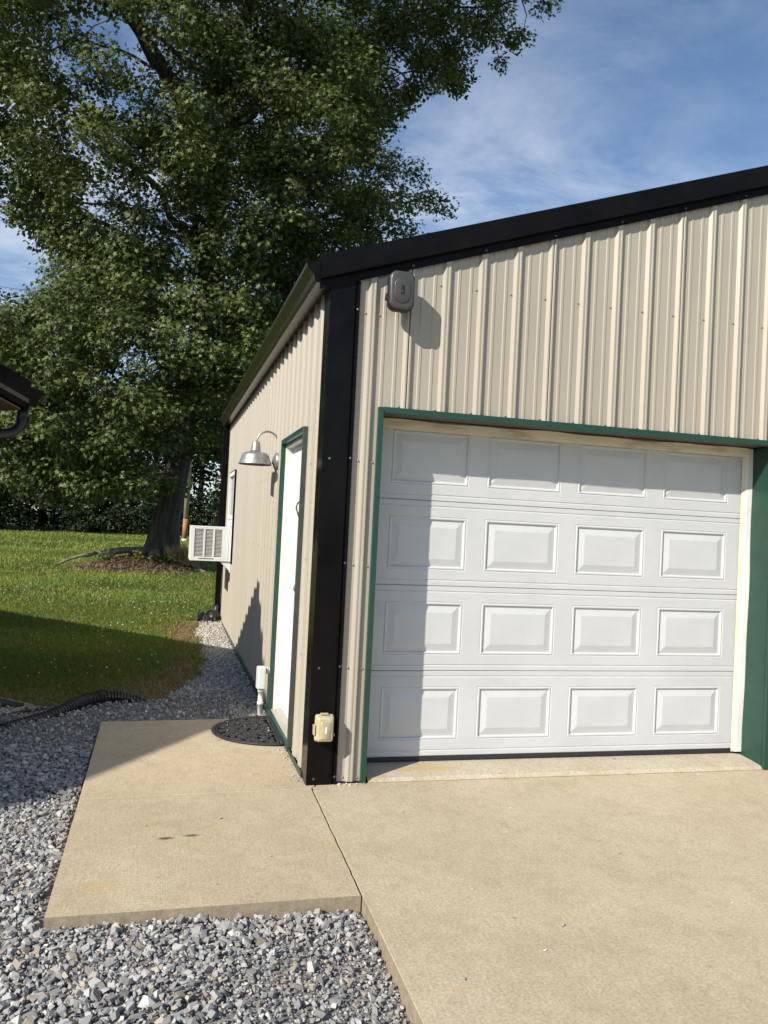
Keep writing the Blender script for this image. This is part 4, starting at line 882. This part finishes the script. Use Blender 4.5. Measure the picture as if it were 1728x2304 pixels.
# crown outline (z -> left x, right x), as the tree stands
oz_ = np.array([1.9, 2.6, 4.0, 5.3, 6.4, 7.2, 8.0, 8.9, 9.8, 10.8, 11.6, 12.4, 13.4, 14.4, 15.6, 16.8, 18.0, 19.2, 20.2])
oxl = np.array([-4.4, -5.4, -6.1, -5.9, -4.7, -4.2, -4.3, -5.4, -6.9, -7.5, -7.9, -8.2, -8.2, -8.0, -7.4, -6.6, -5.4, -3.8, -1.5])
oxr = np.array([-.3, .5, 1.6, 2.3, 2.6, 2.9, 3.4, 4.4, 5.2, 5.1, 4.2, 4.1, 5.0, 6.4, 8.0, 8.4, 7.0, 4.6, 2.0])
rt3 = np.random.default_rng(29); clumps = []
tries = 0
while len(clumps) < 930 and tries < 120000:
    tries += 1; z = rt3.uniform(2.0, 20.0); xl, xr = np.interp(z, oz_, oxl), np.interp(z, oz_, oxr); xc, a = (xl + xr) / 2, (xr - xl) / 2; b = min(a, 5.6) * .95
    th = rt3.uniform(0, 6.283); rr_ = rt3.uniform(.30, 1) ** .5; x = xc + a * rr_ * math.cos(th); y = 17.0 + b * rr_ * math.sin(th)
    if y > 18.2 and rt3.random() < .60: continue
    r = rt3.choice([.42, .55, .7, .85]) * rt3.uniform(.85, 1.1) * (1.0 if rr_ < .85 else .85)
    x = np.clip(x, xl + r * 1.1, xr - r * 1.15)
    if z < 3.6 and math.hypot(x - TX, y - TY) < 1.6: continue
    if x > -1.6 and z < 3.4 and y < 17 and not (x < -.3 and z > 2.4): continue
    if all((x - q[0]) ** 2 + (y - q[1]) ** 2 + (1.25 * (z - q[2])) ** 2 > (.57 * (r + q[3])) ** 2 for q in clumps): clumps.append((x, y, z, r))
# drooping ends seen against the sky
for x, z, r in ((8.5, 16.2, .45), (8.1, 15.8, .5), (8.0, 15.3, .35), (7.6, 14.75, .3), (6.6, 14.2, .38), (6.0, 14.0, .4), (5.5, 13.5, .32), (5.25, 13.1, .22), (4.6, 12.75, .35), (4.2, 12.2, .4), (3.8, 11.9, .45), (5.2, 11.3, .5), (5.6, 10.6, .5), (5.75, 10.0, .4), (5.0, 9.6, .5), (4.2, 9.2, .45), (-5.2, 3.0, .6), (-3.8, 2.35, .5), (-3.0, 2.3, .5), (-2.2, 2.2, .5), (-1.6, 2.1, .45), (-1.9, 2.7, .55), (-2.8, 3.0, .6), (-.9, 2.35, .4), (-.5, 3.2, .5), (.2, 3.6, .5)):
    clumps.append((x, 17 + float(rt3.uniform(-1.8, .6)) if x > -4 else 16.6, z, r))
for k in range(34):      # foliage hanging in front of the trunk
    z = 4.5 + 9.5 * k / 34; clumps.append((float(np.interp(z, axz, axx)) + float(rt3.uniform(-1.3, 1.5)), float(rt3.uniform(13.6, 16.0)), z + float(rt3.uniform(-.3, .3)), float(rt3.uniform(.5, .8))))
def on_screen(x, y, z, mg=.06):
    d = (x - CAM[0], y - CAM[1], z - CAM[2]); f = sum(a * b for a, b in zip(d, F_)); u = sum(a * b for a, b in zip(d, R_)) / f * 1848.25 / 1728; v = sum(a * b for a, b in zip(d, U_)) / f * 1848.25 / 2304
    return abs(u) < .5 + mg and abs(v) < .5 + mg
cl = np.array(clumps)
# branches: parent limbs grow from the trunk towards groups of clumps
nl = 34; seeds = [int(i) for i in np.argsort(-np.hypot(cl[:, 0] - TX, cl[:, 1] - TY) + rt3.uniform(0, 2.5, len(cl)))[:1]]
while len(seeds) < nl:
    d = np.min([np.sum((cl[:, :3] - cl[s, :3]) ** 2, 1) for s in seeds], 0) * (.3 + np.hypot(cl[:, 0] - TX, cl[:, 1] - TY) / 4); seeds.append(int(np.argmax(d)))
limbs = []
for s in seeds:
    e = Vector(cl[s, :3]); hd_ = math.hypot(e.x - TX, e.y - TY); z0 = max(2.6, min(e.z - .45 * hd_, 15.5) if e.z > 5 else e.z - .05 * hd_ + .8)
    o = Vector((np.interp(z0, axz, axx), np.interp(z0, axz, axy), z0)); path = []
    k = 12
    for i in range(k + 1):
        u = i / k; q = o.lerp(e, u); q.z += .10 * hd_ * math.sin(math.pi * u) * (1 if e.z > 6 else .8); q += Vector((rt.uniform(-1, 1), rt.uniform(-1, 1), rt.uniform(-.6, .6))) * .09 * (0 if i in (0,) else 1) * (hd_ / 4); path.append(q)
    r0_ = min(.5 * np.interp(z0, axz, axr), .05 + .022 * (e - o).length)
    rads = [r0_ * (1 - .86 * (i / k) ** .8) for i in range(k + 1)]; limbs.append(path)
    MB().tube([tuple(q) for q in path], rads, 8).build('branch', M['bark'], tree, fixn=False)
# the dark limb climbing to the upper left and the low one right of the trunk
for pth, r0_ in (([(.05, 17, 10.4), (-.9, 16.4, 11.8), (-1.9, 15.8, 12.9), (-2.4, 15.5, 13.5), (-3.0, 15.2, 14.2), (-3.8, 15, 15.4)], .20), ([(-.15, 17.1, 6.4), (.35, 16.7, 6.75), (.9, 16.4, 6.85), (1.5, 16.2, 6.75), (2.2, 16, 7.1)], .13)):
    MB().tube(pth, [r0_ * (1 - .13 * i) for i in range(len(pth))], 9).build('branch', M['bark'], tree, fixn=False)
nodes = np.array([tuple(q) for p_ in limbs for q in p_[2:]] + [(np.interp(z, axz, axx), np.interp(z, axz, axy), z) for z in np.arange(5, 18, .6)])
tw = MB(); FR = []; POS = []; NRM = []; SZ = []; CC = []
clumps.sort(key=lambda q: math.hypot(q[0] - TX, q[1] - TY) + .15 * abs(q[2] - 9))
for (x, y, z, r) in clumps:
    d = np.sum((nodes - np.array([x, y, z + .3])) ** 2, 1); o = Vector(nodes[int(np.argmin(d))]); e = Vector((x, y, z)); mid = o.lerp(e, .5) + Vector((rt.uniform(-.15, .15), rt.uniform(-.15, .15), .08 * (e - o).length))
    tw.tube([tuple(o), tuple(mid), tuple(e)], [.022, .017, .010], 4, cap=False); nodes = np.vstack([nodes, [(x, y, z)]])
    for k in range(4):
        dv = Vector((rt.gauss(0, 1), rt.gauss(0, 1), rt.gauss(-.1, .6))).normalized() * r * 1.05; tw.tube([tuple(mid.lerp(e, .6)), tuple(e + dv * .5 + Vector((0, 0, .05))), tuple(e + dv)], [.010, .007, .004], 3, cap=False)
    seen_ = on_screen(x, y, z); front_ = y < 17.2 and seen_
    n = int((385 if front_ else 315 if seen_ else 95) * (r / .65) ** 2); u = rt3.normal(size=(n, 3)); u /= np.linalg.norm(u, axis=1)[:, None]; rad = rt3.uniform(.12, 1.0, (n, 1)) ** .55 * (1 + .16 * rt3.normal(size=(n, 1)))
    P = np.array([x, y, z]) + u * rad * r * np.array([1.12, 1.12, .82]); P[:, 2] -= .10 * np.abs(u[:, 0] * r)
    FR.append(np.full(n, front_)); POS.append(P); N_ = u * .55 + np.array([-.15, -.2, .55]) + rt3.normal(0, .45, (n, 3)); NRM.append(N_); SZ.append(rt3.uniform(.052, .088, n) * (1 if seen_ else 1.6))
    g = rt3.uniform(.6, 1.3, n) * rt3.uniform(.72, 1.30); yl = rt3.random() * .35 + rt3.random(n) * .25
    CC.append(np.stack([(.080 + .045 * yl) * g, (.120 + .024 * yl) * g, (.032 - .003 * yl) * g], 1))
tag(tw.build('twig', M['twig'], tree, fixn=False), kind='stuff')
POS = np.concatenate(POS); NRM = np.concatenate(NRM); SZ = np.concatenate(SZ); CC = np.concatenate(CC)
FR = np.concatenate(FR); leaves('crown', POS[FR], SZ[FR], NRM[FR], CC[FR], rt3, M['leaf'], tree); leaves('rear_crown', POS[~FR], SZ[~FR] * 1.25, NRM[~FR], CC[~FR], rt3, M['leaf'], tree, QUAD)
print('sweetgum leaves', len(POS), 'clumps', len(clumps))
# surface roots (parts of the tree)
for pth, r0_ in (([(-1.15, 16.75, .42), (-1.6, 16.55, .44), (-2.05, 16.45, .43), (-2.45, 16.5, .36), (-2.9, 16.45, .24), (-3.5, 16.5, .02)], .11), ([(-1.05, 16.5, .42), (-1.15, 16.15, .34), (-1.2, 15.8, .18), (-1.25, 15.5, .02)], .12), ([(-.45, 16.5, .38), (-.25, 16.1, .24), (-.02, 15.8, .08), (.3, 15.6, -.05)], .11)):
    pq = []
    for a_, b_ in zip(pth[:-1], pth[1:]):
        for u in (0, .34, .67): pq.append(tuple(a_[k] + (b_[k] - a_[k]) * u + rt.uniform(-.03, .03) for k in range(3)))
    MB().tube([(x, y, z + TZ - .13) for x, y, z in pq], [r0_ * (1 - .8 * i / len(pq)) * rt.uniform(.85, 1.15) for i in range(len(pq))], 8).build('root', M['root'], tree, fixn=False)

# mulch bed at the foot of the tree
mx_, my_ = np.meshgrid(np.linspace(-3.9, .7, 60), np.linspace(14.9, 18.2, 44)); dd = ((mx_ + 1.45) / 1.6) ** 2 + ((my_ - 16.4) / 1.2) ** 2
mz = terrain(mx_, my_) + .15 * np.clip(1.05 - dd, -.6, 1) + .07 * vnoise(mx_, my_, 4, 2) * np.clip(1.3 - dd, 0, 1) - .03
idx = np.arange(mx_.size).reshape(mx_.shape); q = np.stack([idx[:-1, :-1], idx[:-1, 1:], idx[1:, 1:], idx[1:, :-1]], -1).reshape(-1, 4)
mm = bpy.data.meshes.new('mulch_bed'); mm.from_pydata(np.stack([mx_, my_, mz], -1).reshape(-1, 3).tolist(), [], q.tolist()); mm.update(); tag(link_mesh('mulch_bed', mm, M['mulch']), kind='structure')
n = 6500; x = rt3.normal(-1.45, .72, n); y = rt3.normal(16.2, .5, n); h = rt3.uniform(.04, .16, n); a = rt3.uniform(0, 6.283, n); z = terrain(x, y) + .15 * np.clip(1.05 - ((x + 1.45) / 1.6) ** 2 - ((y - 16.4) / 1.2) ** 2, -.2, 1) + rt3.uniform(.0, .07, n)
d_ = np.stack([np.cos(a) * h, np.sin(a) * h, rt3.normal(0, .3, n) * h], 1); w_ = np.stack([-np.sin(a), np.cos(a), np.zeros(n)], 1) * .010; b_ = np.stack([x, y, z], 1)
P = np.stack([b_ - d_ / 2 - w_, b_ - d_ / 2 + w_, b_ + d_ / 2 + w_ + [0, 0, .012], b_ + d_ / 2 - w_ + [0, 0, .012]], 1); g = rt3.uniform(.4, 1.3, (n, 1))
tag(np_mesh('mulch_litter', P.reshape(-1, 3), [(0, 1, 2, 3)], 4, M['straw'], np.array([.28, .205, .13]) * g), 'brown leaf litter and sticks around the tree base', 'litter', kind='stuff')
def tuft(name, x, y, n, h, spread, col, label, cat, wd=.006, lean=.6):
    z = float(terrain(x, y)) + .08; bx_ = x + rt3.normal(0, spread, n); by_ = y + rt3.normal(0, spread * .6, n); hh = rt3.uniform(.5, 1, n) * h; a = rt3.uniform(0, 6.283, n); ln = rt3.uniform(.1, lean, n) * hh
    P = np.stack([np.stack([bx_ - wd, by_, np.full(n, z)], 1), np.stack([bx_ + wd, by_, np.full(n, z)], 1), np.stack([bx_ + np.cos(a) * ln * .5 + wd * .7, by_ + np.sin(a) * ln * .5, z + hh * .6], 1), np.stack([bx_ + np.cos(a) * ln, by_ + np.sin(a) * ln, z + hh], 1)], 1)
    g = rt3.uniform(.6, 1.2, (n, 1)); tag(np_mesh(name, P.reshape(-1, 3), [(0, 1, 2, 3)], 4, M['straw'], np.array(col) * g), label, cat)
tuft('dry_grass_tuft', -.42, 16.05, 420, .55, .16, (.36, .26, .12), 'tuft of dry straw coloured grass against the sweetgum trunk', 'grass tuft', .007)
for i, (x, y, h, col, lb) in enumerate(((-1.05, 15.95, .28, (.10, .15, .03), 'low green weed in front of the dry grass tuft'), (-1.45, 16.0, .34, (.17, .19, .03), 'yellow green weed beside the tree root'), (-2.2, 16.1, .30, (.07, .12, .03), 'dark green weed in the brown leaf litter'), (-1.6, 16.75, .30, (.09, .15, .03), 'green weed growing behind the long tree root'), (-.7, 15.85, .25, (.07, .12, .03), 'small dark weed at the edge of the mulch'))):
    n = 130; z0 = float(terrain(x, y)) + .06; P = np.stack([x + rt3.normal(0, .09, n), y + rt3.normal(0, .07, n), z0 + rt3.uniform(0, h, n)], 1); N_ = rt3.normal(0, .5, (n, 3)) + [0, -.2, .8]
    leaves('weed', P, rt3.uniform(.035, .06, n), N_, np.array(col) * rt3.uniform(.6, 1.2, (n, 1)), rt3, M['grass'], None); tag(bpy.context.scene.collection.objects[-1], lb, 'weed')

# ------------------------------------------------------------------ woodland edge behind the lawn
QUAD = np.array([(-.55, -.35, 0), (0, -.62, -.05), (.55, -.28, 0), (.42, .42, .05), (0, .68, -.06), (-.45, .38, .03)])
def wood_tree(x, y, h, wdt, base, dark, label, n=5200, cat='tree', group='woodland trees'):
    z0 = float(terrain(x, y)); t_ = thing('woodland_tree' if h > 5 else 'bush', (x, y, z0), label, cat, group)
    if h > 5:
        MB().tube([(x, y, z0 - .3), (x + .1, y, z0 + h * .4), (x + .2, y + .1, z0 + h * .85)], [.028 * h, .018 * h, .004 * h], 8).build('trunk', M['bark'], t_)
    else: MB().tube([(x, y, z0 - .1), (x + .05, y, z0 + h * .6)], [.05, .02], 6).build('stem', M['bark'], t_)
    nc = 46 if h > 5 else 14; P = []; C_ = []; N_ = []
    for i in range(nc):
        zz = base + (h - base) * (i + rt3.random()) / nc; u = (zz - base) / (h - base); w_ = wdt * (.55 + .75 * math.sin(math.pi * min(1, .18 + u * .80))) * (1 if u < .8 else 1 - (u - .8) * 3)
        a = rt3.uniform(0, 6.283); rr_ = w_ * rt3.uniform(.25, 1) * .8; c_ = np.array([x + rr_ * math.cos(a), y + rr_ * math.sin(a) * .8, z0 + zz]); k = n // nc; uu = rt3.normal(size=(k, 3)); uu /= np.linalg.norm(uu, axis=1)[:, None]
        rad = wdt * rt3.uniform(.26, .46); P.append(c_ + uu * rad * rt3.uniform(.4, 1.1, (k, 1)) * [1, 1, .7]); N_.append(uu * .6 + [-.1, -.1, .5] + rt3.normal(0, .5, (k, 3)))
        g = rt3.uniform(.6, 1.3, (k, 1)) * rt3.uniform(.7, 1.25) * dark; C_.append(np.array([.034, .056, .019]) * g)
    P = np.concatenate(P); leaves('crown', P, rt3.uniform(.12, .22, len(P)) * (1 if h > 5 else .55), np.concatenate(N_), np.concatenate(C_), rt3, M['far_leaf'], t_, QUAD)
wood_tree(-10.2, 47, 12.9, 3.4, 1.0, .95, 'tall rounded woodland tree rising left of the sweetgum crown', 9000, group=None)
for (x, y, h, wd_, b_, dk) in ((-14.5, 50, 11.5, 3.6, .6, .6), (-17.5, 46, 10.0, 3.4, .4, .7), (-6.9, 50, 9.4, 3.2, .4, .55), (-3.6, 48, 8.6, 3.0, .3, .5), (-.4, 51, 9.2, 3.2, .3, .55), (2.8, 49, 9.6, 3.2, .3, .7), (6.0, 52, 10.0, 3.6, .3, .7), (-8.8, 54, 10.4, 3.5, .3, .5), (-5.0, 55, 10.0, 3.5, .3, .5), (-1.8, 56, 10.4, 3.6, .3, .5), (1.4, 56, 10.0, 3.6, .3, .5), (-12.4, 55, 11.0, 3.6, .3, .5)):
    wood_tree(x, y, h, wd_, b_, dk, 'dark woodland tree at the far edge of the lawn', 4200)
for (x, y, h) in ((-24, 38, 13.5), (-21, 40.5, 13), (-27.5, 42, 14), (-30, 37, 14.5), (-18.5, 43, 12), (-25.5, 46, 13)):
    wood_tree(x, y, h, 4.0, .5, .8, 'dark woodland tree at the far edge of the lawn', 2400)
for (x, y, h, wd_) in ((-16, 44.6, 2.6, 1.8), (-13.2, 45.2, 2.4, 1.8), (-11, 44.4, 2.2, 1.7), (-8.6, 45.2, 2.6, 1.7), (-6.6, 45.6, 2.3, 1.6), (-4.4, 45.2, 2.0, 1.6), (-2.4, 46.2, 2.6, 1.7), (-.2, 46.4, 2.4, 1.7), (1.9, 45.6, 2.8, 1.8), (4.0, 46.4, 2.6, 1.8)):
    wood_tree(x, y, h, wd_, .1, .6, 'dark leafy bush along the far woodland edge', 1500, 'bush', 'bushes along the woodland edge')

# utility pole and its cable
up = thing('utility_pole', (.14, 39, .30), 'weathered utility pole with rusty foot behind the sweetgum', 'pole')
MB().tube([(.14, 39, 1.45), (.20, 39, 7), (.26, 39, 12.9)], [.125, .115, .095], 12).build('upper_shaft', M['pole'], up)
MB().tube([(.128, 39, .42), (.14, 39, 1.449)], [.130, .127], 12).build('stained_foot', M['pole_red'], up)
MB().tube([(.128, 39, .10), (.128, 39, .42)], [.155, .142], 12).build('white_collar', M['white'], up)
MB().box(-.9, 1.4, 38.85, 38.98, 12.2, 12.32).build('cross_arm', M['pole'], up)
cp = [(.1 + (-26.0) * u, 39 + 1.2 * u, 12.38 + 1.6 * u - 2.3 * u * (1 - u) * .9) for u in np.linspace(0, 1, 30)]
tag(MB().tube(cp, .012, 5).build('overhead_cable', M['wire'], None), 'thin overhead cable running left from the utility pole', 'cable')
